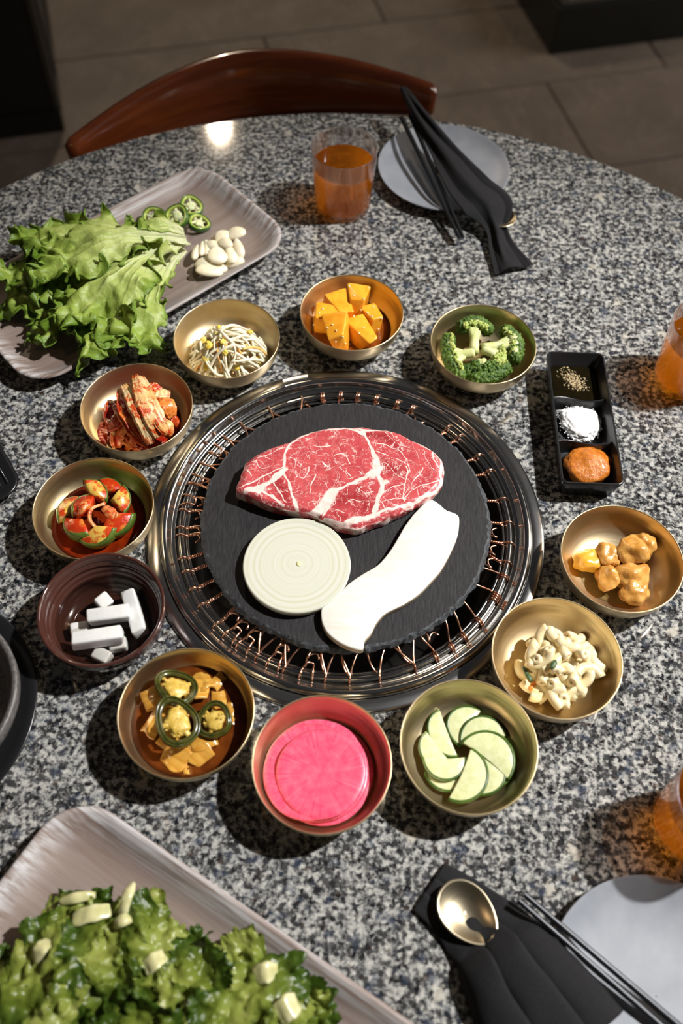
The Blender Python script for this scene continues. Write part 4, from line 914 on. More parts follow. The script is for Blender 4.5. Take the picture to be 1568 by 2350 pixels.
# ---- jalapeno and onion pickles
c = brass_bowl(*B['jal'], 'brass bowl holding soy pickled onion and jalapeno rings')
liquid_disc('soy_brine', c, 0.0195, 'sauce_soy', 'dark soy brine around the pickled jalapeno rings')
C4 = crop(250, 1460, 2.3403)
def onion_sq(px, py, z, hx, hy, rz, tl, seed):
    r_ = random.Random(seed); n = 8; v = []; f = []
    for i in range(n+1):
        for j in range(n+1):
            x, y = (i/n*2-1), (j/n*2-1); k = 1+0.18*math.sin(seed+3*x)*0.6
            v.append((x*hx*(1+0.12*y*math.sin(seed)), y*hy*k, 0.0020*(1-x*x*1.2)+0.0012*nz(x*2, y*2, seed)))
    for i in range(n):
        for j in range(n): a = i*(n+1)+j; f.append((a, a+n+1, a+n+2, a+1))
    o = mesh('pickled_onion', v, f, 'pickled_onion', None, P(*C4(px, py), z)); o.rotation_euler = (tl[0], tl[1], rz)
    s = o.modifiers.new('sol', 'SOLIDIFY'); s.thickness = 0.0030; bevel(o, 0.0008, 2); keep_in(o, c, 0.0015)
    tag(o, 'amber square of pickled onion in the soy brine', 'onion', 'pickled onion squares')
for i, a in enumerate([(265, 330, .030, .0150, .0105, 0.3, (0.2, -0.2)), (470, 285, .026, .0120, .0105, 0.05, (-0.3, 0.1)), (520, 200, .022, .0085, .0115, 0.5, (-0.4, 0.1)), (590, 240, .020, .0060, .0080, -0.6, (-0.1, 0.2)), (595, 345, .020, .0080, .0090, 0.2, (0, 0.2)), (245, 460, .024, .0085, .0130, -0.5, (0.1, -0.3)), (355, 650, .022, .0125, .0105, -0.5, (0.3, 0)), (480, 625, .023, .0110, .0105, -0.7, (0.2, 0.2)), (510, 560, .025, .0125, .0080, 0.35, (0.1, 0.1)), (320, 400, .024, .0130, .0100, 0.5, (0, 0)), (665, 420, .018, .0060, .0110, 0.1, (0, 0.3)), (415, 715, .018, .0050, .0050, 0.2, (0, 0)), (330, 560, .020, .010, .010, 0.9, (0, 0))]):
    onion_sq(*a, i+1)
def pepper_ring(name, loc, R, asp, h, rot, label, cat, group, skin, flesh, pith, seedm, seed, hollow=0.4):
    t = thing(name, label, cat, loc, 0, group); t.rotation_euler = rot; n = 64
    def rad(a): return R*(1+0.05*math.cos(3*a+seed)+0.03*math.cos(2*a+seed*2))
    def loop(k, off): return [((rad(2*PI*i/n)*k-off)*math.cos(2*PI*i/n)*asp, (rad(2*PI*i/n)*k-off)*math.sin(2*PI*i/n)) for i in range(n)]
    def wall(o0, o1, z0, z1):
        v = []; A, Bq = loop(1, o0), loop(1, o1)
        e = (o1-o0)*0.3
        A2, B2 = loop(1, o0+e), loop(1, o1-e)
        for L, z in ((A, z0+e), (A, z1-e), (A2, z1), (B2, z1), (Bq, z1-e), (Bq, z0+e), (B2, z0), (A2, z0)): v += [(x, y, z) for x, y in L]
        f = [(j*n+i, j*n+(i+1) % n, ((j+1) % 8)*n+(i+1) % n, ((j+1) % 8)*n+i) for j in range(8) for i in range(n)]; return v, f
    v, f = wall(0, R*0.10, -h/2, h/2); o = mesh('skin', v, f, skin, t); fixn(o.data)
    v, f = wall(R*0.09, R*0.30, -h*0.46, h*0.46); o = mesh('flesh', v, f, flesh, t); fixn(o.data)
    mb = MB(); r_ = random.Random(seed); v, f = blob((R*(0.42 if cat != 'pepper' or flesh != 'pickled_pepper_skin' else 0.56)*asp, R*(0.42 if flesh != 'pickled_pepper_skin' else 0.56), h*0.42), seed, 0.4, 2, 3, 0.15, 6); mb.add(v, f)
    for k in range(3):
        a = seed+2*PI*k/3; d = np.array([math.cos(a)*asp, math.sin(a), 0]); v, f = tube([d*R*0.1, d*R*0.5, d*R*0.80], [R*0.17, R*0.10, R*0.13], 8); mb.add([(p[0], p[1], p[2]*h/(R*0.45)) for p in v], f)
    pth_ = mesh('pith', mb.v, mb.f, pith, t)
    for k in range(9):
        a = r_.uniform(0, 2*PI); q = R*r_.uniform(0.38, 0.62); v, f = ICO[1]
        o = mesh('seed', [(p[0]*0.0015, p[1]*0.0012, p[2]*0.0006) for p in v], f, seedm, pth_, (q*math.cos(a)*asp, q*math.sin(a), h*r_.uniform(0.0, 0.35)))
    return t
PL = 'dark olive pickled jalapeno ring in soy brine'
for x, y, z, R, asp, rot, s, lb in [(368, 468, .038, .0235, .80, (0.10, 0.15, 0.45), 1.0, 'large oval pickled jalapeno ring on top of the onion squares'), (562, 442, .036, .0165, 1.0, (0.1, -0.1, 0.2), 2.2, 'smaller round pickled jalapeno ring full of pale seeds'), (365, 285, .030, .0180, 1.1, (-0.35, 0.1, -0.5), 3.1, 'tilted pickled jalapeno ring half tucked behind an onion square')]:
    pepper_ring('pickled_jalapeno', P(*C4(x, y), z), R, asp, 0.0055, rot, lb, 'pepper', 'pickled jalapeno rings', 'pickled_pepper_skin', 'pickled_pepper_skin', 'pickled_pith', 'pickled_pith', s)

# ---- pink radish slices
c = brass_bowl(*B['pink'], 'brass bowl holding thin bright pink pickled radish slices')
liquid_disc('pink_brine', c, 0.0135, 'sauce_pink', 'pink pickling liquid under the radish slices')
def disc(px, py, z, R, seed, tilt, label):
    n = 80; v = []; f = []; ks = [0.0, 0.3, 0.6, 0.85, 0.97, 1.0, 0.97, 0.6, 0.0]; zs = [.0009, .0009, .0009, .0009, .0008, .0, -.0008, -.0009, -.0009]
    for k, z0 in zip(ks, zs):
        for i in range(n):
            a = 2*PI*i/n; rr = R*max(k, 0.003)*(1+0.012*math.cos(3*a+seed)); x, y = rr*math.cos(a), rr*math.sin(a); v.append((x, y, z0+0.0016*nz(x*40, y*40, 0, 1, seed)*k))
    for j in range(len(ks)-1):
        for i in range(n): f.append((j*n+i, j*n+(i+1) % n, (j+1)*n+(i+1) % n, (j+1)*n+i))
    cp = P(*C4(px, py), z); off = Vector((cp.x-c.x, cp.y-c.y, 0)); mx_ = max(0.0, inner_r(z-0.001)-R*1.015-0.0008)
    if off.length > mx_: off = off.normalized()*mx_
    cp = Vector((c.x+off.x, c.y+off.y, cp.z))
    o = put('radish_slice', v, f, 'pink_radish', cp, label, 'radish', 'pink radish slices', (tilt[0], tilt[1], seed))
for a in [(1165, 800, .0175, .0455, 1, (0, 0), 'lowest pink radish slice lying in the pickling liquid'), (1105, 715, .0205, .0460, 2, (0.04, 0.04), 'wide pink radish slice beneath the two smaller ones'), (1090, 725, .0232, .0430, 3, (0.03, 0.05), 'pink radish slice just beneath the topmost one'), (1140, 735, .0262, .0390, 4, (0.0, 0.03), 'topmost pink radish slice with a complete round edge')]:
    disc(*a)

# ---- cucumber half moons
c = brass_bowl(*B['cuc'], 'brass bowl holding a rosette of pale green cucumber slices')
liquid_disc('cucumber_brine', c, 0.0078, 'sauce_clear', 'thin clear brine under the cucumber rosette', zb=0.0042)
C5b = crop(880, 1320, 2.279)
def halfmoon(p0, p1, wd, z, zi, tilt, seed):
    a = P(*C5b(*p0), z); b = P(*C5b(*p1), z); d = b-a; L = d.length/2; t = thing('cucumber_slice', 'pale half moon cucumber slice in the brass bowl rosette', 'cucumber', (a+b)/2, math.atan2(d.y, d.x), 'cucumber half moon slices')
    t.rotation_euler = (tilt, 0, math.atan2(d.y, d.x)); n = 28; h = 0.0021; wd *= 1.22; L *= 1.04
    arc = [(L*math.cos(PI*i/n), wd*math.sin(PI*i/n)) for i in range(n+1)]; base = [(-L+2*L*i/10, -0.0022*math.sin(PI*i/10)+wd*0.16*math.sin(PI*i/10)) for i in range(1, 10)]
    ol = ccw(arc+base); v, f = slab(ol, -h, h, 0.0006); o = mesh('flesh', v, f, 'cuke_flesh', t)
    v = []; f = []; 
    for i in range(n+1):
        aa = PI*i/n; x, y = math.cos(aa), math.sin(aa)
        for k, zz in ((0.945, h*1.04), (1.025, h*0.7), (1.025, -h*0.8), (0.97, -h)): v.append((L*x*k, wd*y*k, zz))
    for i in range(n):
        for k in range(3): f.append((i*4+k, (i+1)*4+k, (i+1)*4+k+1, i*4+k+1))
    o = mesh('skin', v, f, 'cuke_skin', t); s = o.modifiers.new('sol', 'SOLIDIFY'); s.thickness = 0.0007; s.offset = 0
for i, (p0, p1, wd, z) in enumerate([((405, 895), (508, 715), .0185, .0130), ((412, 890), (642, 845), .0185, .0150), ((415, 880), (648, 1068), .0225, .0185), ((385, 945), (295, 712), .0150, .0150), ((360, 992), (228, 825), .0150, .0170), ((425, 955), (212, 960), .0165, .0190), ((448, 1005), (222, 1030), .0160, .0150), ((455, 912), (342, 1168), .0200, .0215), ((520, 920), (500, 1145), .0175, .0170), ((560, 930), (560, 1110), .0150, .0145)]):
    halfmoon(p0, p1, wd, z, i, 0.06, i)

# ---- macaroni salad
c = brass_bowl(*B['pasta'], 'brass bowl holding creamy macaroni salad')
r = random.Random(21); C10 = crop(1100, 1140, 3.3504); pc = P(*C10(590, 1290), .02); pc.z = TZ
mac = []
for kk in range(4):
    Rr, an = 0.0095+kk*0.0010, 1.7+0.25*kk; path = [(Rr*math.cos(a), Rr*math.sin(a), 0.0004*kk*a) for a in np.linspace(-an/2, an/2, 12)]; path = [(x-Rr, y, z) for x, y, z in path]
    vo, fo = tube(path, 0.0049, 12, False); vi, fi = tube(path, 0.0011, 12, False); nb = len(vo); f = fo+[tuple(nb+i for i in q[::-1]) for q in fi]
    for e in (0, 11): f += [(e*12+k, nb+e*12+k, nb+e*12+(k+1) % 12, e*12+(k+1) % 12) for k in range(12)]
    me = bpy.data.meshes.new('macaroni'); me.from_pydata([tuple(map(float, p)) for p in vo+vi], [], f); me.update(); fixn(me); me.shade_smooth(); me.materials.append(M['macaroni']); mac.append(me)
for i in range(62):
    a = r.uniform(0, 2*PI); q = 0.0360*math.sqrt(r.random()); x, y = q*math.cos(a), q*math.sin(a)*0.92; top_ = 0.036*(1-(q/0.046)**2); z = 0.009+top_*(r.uniform(0.55, 1.0) if i > 14 else r.uniform(0.1, 0.5))
    o = bpy.data.objects.new('macaroni', mac[i % 4]); COL.objects.link(o); o.location = (pc.x+x, pc.y+y, TZ+z); o.rotation_euler = (r.uniform(-.7, .7), r.uniform(-.7, .7), r.uniform(0, 6.3)); keep_in(o, c); tag(o, 'creamy elbow macaroni in the pasta salad', 'macaroni', 'macaroni in the bowl')
for x, y, z, s, mt, nm, lb, ct in [(570, 1300, .040, .0060, 'herb', 'herb_piece', 'dark green herb piece at the top of the macaroni', 'herb'), (375, 1390, .026, .0055, 'herb', 'herb_piece', 'dark green herb piece beside the carrot bit', 'herb'), (410, 1465, .018, .0065, 'carrot', 'carrot_piece', 'orange carrot bit at the foot of the macaroni', 'carrot'), (350, 1345, .026, .0045, 'herb', 'herb_piece', 'small green herb piece at the macaroni edge', 'herb')]:
    v, f = blob((s, s*0.5, s*0.3), x, 0.35, 2, 2); put(nm, v, f, mt, P(*C10(x, y), z), lb, ct, None, (0.2, 0.1, 0.9 if x > 400 else 2.0))

# ---- braised potato bites
c = brass_bowl(*B['potato'], 'brass bowl holding glazed golden potato bites')
for i, (x, y, z, sx, sy, sz, mt) in enumerate([(1185, 425, .027, .0165, .0150, .0135, 'potato'), (1290, 350, .026, .0110, .0130, .0110, 'potato'), (985, 450, .022, .0125, .0130, .0115, 'potato'), (1165, 600, .020, .0160, .0140, .0120, 'potato'), (985, 620, .017, .0110, .0130, .0110, 'potato'), (1185, 745, .014, .0130, .0120, .0105, 'potato'), (840, 495, .018, .0140, .0110, .0100, 'potato_cut')]):
    v, f = blob((sx*1.08, sy*1.08, sz*1.05), i+2, 0.34, 1.5, 4, 0.05, 6); o = put('potato_bite', v, f, mt, P(*C10(x, y), z), ['largest glazed potato bite on top of the pile', 'glazed potato bite behind the largest one', 'glazed potato bite between the cut one and the largest', 'broad potato bite in the middle of the row', 'potato bite tucked under the broad middle one', 'round potato bite at the far end of the row', ''][i] if mt == 'potato' else 'orange cut sided potato bite at the end of the pile', 'potato', 'potato bites in the bowl' if mt == 'potato' else None); keep_in(o, c)
liquid_disc('glaze', c, 0.0075, 'sauce_clear', 'thin golden glaze under the potato bites', zb=0.0040)

# ================================================================== condiment dish
dl, dr = P(1255, 806, .03), P(1385, 808, .03); dbl, dbr = P(1290, 1112, .03), P(1435, 1110, .03)
dc = (dl+dr+dbl+dbr)/4; dc.z = TZ; ax = ((dl+dr)-(dbl+dbr)).normalized(); ang = math.atan2(ax.y, ax.x)-PI/2
DX, DY, DH = 0.0335, 0.0915, 0.030
cdh = thing('condiment_dish', 'black glazed three compartment condiment dish', 'dish', dc, ang)
v, f = rr_loft([(DX-.007, DY-.007, .006, 0), (DX-.005, DY-.005, .007, .001), (DX-.0005, DY-.0005, .007, DH-.001), (DX-.001, DY-.001, .007, DH), (DX-.0024, DY-.0024, .006, DH), (DX-.003, DY-.003, .0055, DH-.001), (DX-.0065, DY-.0065, .006, .008), (DX-.010, DY-.010, .007, .0045)])
o = mesh('body', v, f, 'black_ceramic', cdh); fixn(o.data); o.modifiers.new('es', 'EDGE_SPLIT').split_angle = 1.0
for yy in (0.0295, -0.030):
    v = []; f = []; n = 20; m = 8
    for i in range(n+1):
        x = -DX+.0035+(2*DX-.007)*i/n; ht = 0.0235-0.0035*math.sin(PI*i/n)**2; yo = 0.0022*math.sin(2*PI*i/n)-0.001
        for k in range(m+1):
            a = PI*k/m; v.append((x, yy+yo+0.0012*math.cos(a), ht-0.0012+0.0012*math.sin(a)))
        v.append((x*0.85, yy+yo-0.004, .0046)); v.append((x*0.85, yy+yo+0.004, .0046))
    w = m+3
    for i in range(n):
        for k in range(m): f.append((i*w+k, (i+1)*w+k, (i+1)*w+k+1, i*w+k+1))
        f.append((i*w+m, (i+1)*w+m, (i+1)*w+m+1, i*w+m+1)); f.append((i*w+m+2, (i+1)*w+m+2, (i+1)*w, i*w))
    o = mesh('divider', v, f, 'black_ceramic', cdh); fixn(o.data)
def dloc(x, y, z): q = Matrix.Rotation(ang, 3, 'Z') @ Vector((x, y, 0)); return Vector((dc.x+q.x, dc.y+q.y, TZ+z))
C7 = crop(1230, 640, 4.5194)
v, f = rr_loft([(.024, .0225, .004, -.007), (.0253, .0245, .004, 0)]); put('sesame_oil', v, f, 'sesame_oil', dloc(0, .0595, .0125), 'dark sesame oil in the condiment dish', 'oil', rot=(0, 0, ang), smooth=False)
r = random.Random(9); mb = MB()
for i in range(420):
    g1 = r.gauss(0, 1); x, y = 400+g1*55+r.gauss(0, 35), 1060+g1*45+r.gauss(0, 40)
    if not (200 < x < 560 and 910 < y < 1165): continue
    p = P(*C7(x, y), .0128)-dc; s = r.uniform(.0003, .0009) if i % 9 else .0012; v, f = ICO[1]; mb.add([(q[0]*s+p.x, q[1]*s+p.y, q[2]*s*.7+p.z) for q in v], f)
o = mesh('pepper_grains', mb.v, mb.f, 'pepper_grain', None, dc); tag(o, 'ground pepper scattered on the dark sesame oil', 'pepper', kind='stuff')
sa = P(*C7(460, 1480), .012); mb = MB(); v, f = blob((.0215, .0230, .0090), 4, 0.25, 1.6, 4, 0.14, 16)
mb.add([(p[0], p[1], max(p[2], -.0045)) for p in v], f)
for i in range(700):
    a = r.uniform(0, 2*PI); q = r.random()**0.5*1.25; x, y = 0.0205*q*math.cos(a), .0220*q*math.sin(a); z = .0090*math.sqrt(max(0, 1-q*q))+r.uniform(-.001, .001); z = max(z, -.0040); s = r.uniform(.0004, .0010)
    if q < 0.8 or (q > 1.08 and r.random() < .6): continue
    v, f = ICO[1]; mb.add([(p[0]*s+x, p[1]*s+y, p[2]*s+z) for p in v], f)
o = mesh('salt_heap', mb.v, mb.f, 'salt', None, (sa.x, sa.y, TZ+.0100), False); o.rotation_euler = (0, 0, 0.5); tag(o, 'heap of coarse white salt in the middle compartment', 'salt', kind='stuff')
ss = P(*C7(540, 1920), .014); v, f = blob((.0265, .0230, .0140), 6, 0.22, 1.5, 4, 0.07, 6)
put('soybean_paste', [(p[0], p[1], max(p[2], -.006)) for p in v], f, 'ssamjang', Vector((ss.x, ss.y, TZ+.0112)), 'glossy orange soybean paste in the condiment dish', 'paste')

# ================================================================== glasses of tea
GO = [(0.0005, 0.0), (0.030, 0.0), (0.0345, 0.0015), (0.0362, 0.006), (0.0380, 0.030), (0.0400, 0.060), (0.0418, 0.0885), (0.0414, 0.0896), (0.0406, 0.0894), (0.0402, 0.0880)]
GI = [(0.0384, 0.060), (0.0364, 0.030), (0.0345, 0.010), (0.0325, 0.0065), (0.028, 0.0056), (0.0005, 0.0055)]
gp = [(max(.0005, a), b) for a, b in [tuple(q) for q in spline(GO, 44)]+[tuple(q) for q in spline(GI, 30)]]
def gin(z): return float(np.interp(z, [b[1] for b in GI[::-1]], [b[0] for b in GI[::-1]]))
gme = None
def tea_glass(x, y, lev, label):
    global gme
    if gme is None:
        v, f = lathe(gp, 96); o = mesh('drinking_glass', v, f, 'glass', None, (x, y, TZ)); fixn(o.data); gme = o.data
    else: o = link('drinking_glass', gme, None, None, (x, y, TZ))
    tag(o, 'clear tumbler '+label, 'glass', 'tumblers of amber tea')
    zs = [0.0052, 0.0062, 0.010]+list(np.linspace(0.016, lev, 8)); prof = [(0.0005, 0.0052)]+[(gin(max(z, .0056))+0.0002 if z > .0053 else 0.026, z) for z in zs]+[(0.0005, lev)]
    v, f = lathe(prof, 80); o = mesh('tea', v, f, 'tea', None, (x, y, TZ)); fixn(o.data); o.modifiers.new('es', 'EDGE_SPLIT').split_angle = 0.8
    tag(o, 'amber tea in the tumbler '+label.replace('standing ', ''), 'tea', 'amber tea')
tea_glass(-0.019, 0.499, 0.066, 'standing beside the far grey plate')
tea_glass(0.3895, 0.222, 0.066, 'standing near the condiment dish')
tea_glass(0.3130, -0.288, 0.062, 'standing near the cucumber rosette bowl')

# ================================================================== plates, napkins, cutlery
pp = [(0.0005, 0.0), (0.052, 0.0), (0.054, 0.001), (0.075, 0.006), (0.0880, 0.0140), (0.0892, 0.0152), (0.0888, 0.0160), (0.0876, 0.0158), (0.076, 0.0108), (0.062, 0.0074), (0.045, 0.0056), (0.02, 0.0048), (0.0005, 0.0046)]
v, f = lathe([(max(.0005, a), b) for a, b in [tuple(q) for q in spline(pp, 70)]], 128)
pA = Vector((0.1155, 0.5685, TZ)); o = mesh('plate', v, f, 'plate_grey', None, pA); fixn(o.data); tag(o, 'pale grey round plate under the rolled black napkin', 'plate', 'grey side plates'); pme = o.data
q_ = P(1517, 2284, .016); pB = Vector((q_.x, q_.y, TZ)); o = link('plate', pme, None, None, pB); tag(o, 'pale grey round plate beside the gold spoon', 'plate', 'grey side plates')
def cloth(path, widths, folds, amp, name, label, seed=0, th=0.0016, n=90, m=70, lo=0.35, drop=0.55, dp=2):
    pa = spline(path, n); wd = [q[0] for q in spline([(w, 0, 0) for w in widths], n)]; am = [q[0] for q in spline([(w, 0, 0) for w in amp], n)]; o0 = np.array(path[len(path)//2]); v = []; f = []
    for i, p in enumerate(pa):
        t_ = pa[min(i+1, n)]-pa[max(i-1, 0)]; t_ /= np.linalg.norm(t_); s = np.cross(t_, [0, 0, 1.0]); s /= np.linalg.norm(s)
        for k in range(m+1):
            x = 2*k/m-1; ph = 1.5*nz(i*0.03, seed, 2)
            fold = abs(math.sin(x*PI*folds/2+ph+seed)); lat = x+0.10*math.sin(x*PI*folds+ph*2)
            zz = am[i]*(lo+(1-lo)*fold)*(1-drop*abs(x)**dp)+0.0022*nz(i*0.08, x*3, seed)
            v.append(p+s*lat*wd[i]+np.array([0, 0, zz])-o0)
    for i in range(n):
        for k in range(m): a = i*(m+1)+k; f.append((a, a+m+1, a+m+2, a+1))
    o = mesh(name, v, f, 'napkin', None, tuple(o0)); s_ = o.modifiers.new('sol', 'SOLIDIFY'); s_.thickness = th; return tag(o, label, 'napkin')
cloth([P(925, 205, .052), P(962, 270, .042), P(1016, 350, .030), P(1075, 430, .024), P(1122, 480, .018), P(1138, 530, .008), P(1155, 580, .003), P(1180, 625, .002)], [.004, .011, .020, .030, .034, .015, .019, .028], 1.7, [.004, .009, .011, .011, .013, .010, .010, .010], 'napkin', 'rolled charcoal cloth napkin lying across the far grey plate', 0.6)
def chopstick(a, b, label, group, r0=0.0033, r1=0.0024):
    a = np.array(a); b = np.array(b); o0 = Vector(tuple((a+b)/2)); v, f = tube([a-np.array(o0), (a+b)/2-np.array(o0), b-np.array(o0)], [r0, (r0+r1)/2, r1], 10); o = put('chopstick', v, f, 'chopstick', o0, label, 'chopstick', group); o.modifiers.new('es', 'EDGE_SPLIT').split_angle = 0.9
chopstick(P(922, 270, .040), P(1054, 546, .0135), 'dark metal chopstick resting on the far plate beside the napkin', 'chopsticks on the far plate'); chopstick(P(942, 265, .040), P(1063, 545, .0135), 'dark metal chopstick resting on the far plate beside the napkin', 'chopsticks on the far plate')
def spoon(bowl_c, dirv, L, label, flip=False, hx=0.027, hy=0.021, depth=0.008):
    t = thing('spoon', label, 'spoon', bowl_c, math.atan2(dirv[1], dirv[0]), 'gold spoons'); v = []; f = []; nr, n = 14, 48
    for j in range(nr+1):
        k = j/nr
        for i in range(n):
            a = 2*PI*i/n; x = k*hx*math.cos(a)*(1+0.10*max(0, math.cos(a))); y = k*hy*math.sin(a)*(1-0.10*math.cos(a)); z = -depth*(1-k**2.2); v.append((x, y, -z if flip else z))
    for j in range(nr):
        for i in range(n): f.append((j*n+i, j*n+(i+1) % n, (j+1)*n+(i+1) % n, (j+1)*n+i))
    o = mesh('bowl', v, f, 'spoon_gold', t); s = o.modifiers.new('sol', 'SOLIDIFY'); s.thickness = 0.0012; s.offset = 0
    path = spline([(hx*0.98, 0, 0), (hx+.012, 0, .002), (hx+.05, 0, .002), (hx+L, 0, 0.002)], 20); v, f = tube(path, [0.0050, 0.0040]+[0.0032+0.0016*k/18 for k in range(19)], 12, flat=0.45); mesh('handle', v, f, 'spoon_gold', t); return t
sp = P(1147, 494, .018); d = P(1040, 420, .018)-sp; spoon(sp, (d.x, d.y), .10, 'gold spoon bowl poking out of the rolled napkin on the far plate', False, .0225, .0195, .006)
sp2 = P(1072, 2092, .0150); d = P(1250, 2290, .0150)-sp2; spoon(sp2, (d.x, d.y), .070, 'shiny gold spoon lying face up on the spread napkin', False)
nb_ = cloth([P(985, 2035, .002), P(1060, 2095, .002), P(1115, 2150, .0025), P(1150, 2200, .0025), P(1215, 2290, .0025), P(1300, 2420, .0025)], [.022, .028, .034, .040, .048, .054], 3.0, [.002, .003, .010, .026, .026, .024], 'napkin', 'black cloth napkin spread under the gold spoon', 2.1, lo=0.72, drop=0.97, dp=4)
for w_ in nb_.data.vertices:                 # the napkin's corner lies on the plate, not through it
    r_ = math.hypot(w_.co.x+nb_.location.x-pB.x, w_.co.y+nb_.location.y-pB.y)
    if r_ < 0.094: w_.co.z = max(w_.co.z, TZ-nb_.location.z+0.0022+float(np.interp(r_, [0, 0.045, 0.062, 0.076, 0.0876, 0.0895, 0.094], [0.0046, 0.0056, 0.0074, 0.0108, 0.0158, 0.0160, 0.004])))
def rest_on_plate(end, tip, pc, rim=0.0885, lift=0.0031):      # one end on the plate, leaning on its rim
    ze, zt = 0.010, 0.024
    for _ in range(6):
        a, b = P(*end, ze), P(*tip, zt); re = math.hypot(a.x-pc.x, a.y-pc.y)
        ze = float(np.interp(re, [0, 0.045, 0.062, 0.076, 0.0876], [0.0046, 0.0056, 0.0074, 0.0108, 0.0158]))+lift
        us = np.linspace(0, 1, 400); rr = [math.hypot(a.x+(b.x-a.x)*u-pc.x, a.y+(b.y-a.y)*u-pc.y) for u in us]
        u = next((u for u, r_ in zip(us, rr) if r_ > rim), 1.0); zt = ze+(0.0160+lift-ze)/max(u, 0.2)
    return P(*end, ze), P(*tip, zt)
chopstick(*rest_on_plate((1590, 2382), (1203, 2052), pB), 'dark metal chopstick lying over the plate near the gold spoon', 'chopsticks by the gold spoon'); chopstick(*rest_on_plate((1572, 2402), (1190, 2066), pB), 'dark metal chopstick lying over the plate near the gold spoon', 'chopsticks by the gold spoon')

# ================================================================== dark ware at the table edge
ub = P(80, 1640, .012); ub = Vector((ub.x-.1165, ub.y, TZ))
v, f = lathe([(.0005, 0), (.09, 0), (.108, .004), (.116, .010), (.1165, .012), (.115, .0125), (.106, .008), (.09, .005), (.0005, .005)], 96)
o = mesh('underplate', v, f, 'black_plastic', None, ub); fixn(o.data); tag(o, 'round black underplate beneath a stone bowl', 'plate')
v, f = lathe([(.0005, 0), (.055, 0), (.075, .012), (.082, .030), (.083, .042), (.081, .044), (.077, .042), (.074, .030), (.066, .016), (.0005, .012)], 96)
sbp = P(35, 1606, .049); o = mesh('stone_bowl', [(a, b, q+0) for a, b, q in v], f, 'stone_bowl', None, (sbp.x-.083, sbp.y, TZ+.0052)); fixn(o.data); tag(o, 'dark grey stone bowl standing on the black underplate', 'bowl')
gt = P(-60, 1098, .0)
gtr = thing('grooved_tray', 'black grooved tray corner at the table edge by the cucumber kimchi', 'tray', (gt.x-.045, gt.y-.02, TZ), 0.62)
v, f = rr_loft([(.08, .05, .02, 0), (.088, .058, .022, .010), (.089, .059, .022, .011), (.085, .055, .02, .0112), (.078, .048, .018, .006), (.03, .02, .01, .006)]); o = mesh('body', v, f, 'black_plastic', gtr); fixn(o.data)
for k in range(3):
    v, f = tube([(.060+.008*k, -.04, .0065), (.060+.008*k, .04, .0065)], .0014, 8); mesh('ridge', v, f, 'black_plastic', gtr)

# ================================================================== wooden trays
tray_me = None
THX, THY = 0.190, 0.098
def tray(loc, rz, label):
    global tray_me
    rings = [(THX-.030, THY-.030, .026, 0), (THX-.022, THY-.022, .030, .001), (THX-.006, THY-.006, .040, .014), (THX-.0005, THY-.0005, .044, .0205), (THX, THY, .045, .0222), (THX-.002, THY-.002, .043, .0232), (THX-.005, THY-.005, .041, .0226), (THX-.012, THY-.012, .037, .0160), (THX-.022, THY-.022, .031, .0092), (THX-.032, THY-.032, .025, .0072), (THX-.045, THY-.045, .02, .0066)]
    if tray_me is None:
        v, f = rr_loft(rings, 14); o = mesh('wooden_tray', v, f, 'tray_wood', None, loc); fixn(o.data); tray_me = o.data
    else: o = link('wooden_tray', tray_me, None, None, loc)
    o.rotation_euler = (0, 0, rz); return tag(o, label, 'tray', 'whitewashed wooden trays')
def line_angle(a, b, z=.022): d = P(*b, z)-P(*a, z); return math.atan2(d.y, d.x), P(*a, z), P(*b, z)
def isect(p, a, q, b):
    d1 = np.array([math.cos(a), math.sin(a)]); d2 = np.array([math.cos(b), math.sin(b)]); A = np.array([d1, -d2]).T; s = np.linalg.solve(A, np.array([q.x-p.x, q.y-p.y])); return np.array([p.x, p.y])+d1*s[0]
a1, p1, _ = line_angle((270, 785), (600, 592)); ae, pe, _ = line_angle((545, 445), (615, 505)); at_, pt, _ = line_angle((190, 513), (400, 405))
tdir = np.array([math.cos(a1), math.sin(a1)]); tn = np.array([-tdir[1], tdir[0]])
w_ = ((np.array([pt.x, pt.y])-np.array([p1.x, p1.y]))@tn); e_ = P(628, 530, .022); m1 = P(500, 405, .022)
ex = max((np.array([q.x, q.y])-np.array([p1.x, p1.y]))@tdir for q in (e_, P(600, 480, .022), P(560, 450, .022)))
lb = P(130, 856, .022); lx = (np.array([lb.x, lb.y])-np.array([p1.x, p1.y]))@tdir
cen = np.array([p1.x, p1.y])+tdir*(ex-THX)+tn*THY
print('TRAY width', w_, 'len extent', ex-lx, 'angle', math.degrees(a1))
trA = Vector((cen[0], cen[1], TZ)); tray(trA, a1, 'whitewashed wooden tray holding lettuce leaves, garlic and jalapeno')
a2, p2, _ = line_angle((400, 1965), (880, 2300)); d2 = np.array([math.cos(a2), math.sin(a2)]); n2 = np.array([-d2[1], d2[0]]); b2, pb, _ = line_angle((40, 1960), (130, 1885))
lext = min((np.array([q.x, q.y])-np.array([p2.x, p2.y]))@d2 for q in (P(100, 1908, .022), P(60, 1943, .022), P(150, 1875, .022)))
cenB = np.array([p2.x, p2.y])+d2*(lext+THX)-n2*THY; print('TRAY2 angle', math.degrees(a2), math.degrees(b2))
trB = Vector((cenB[0], cenB[1], TZ)); tray(trB, a2, 'whitewashed wooden tray heaped with chopped lettuce salad')

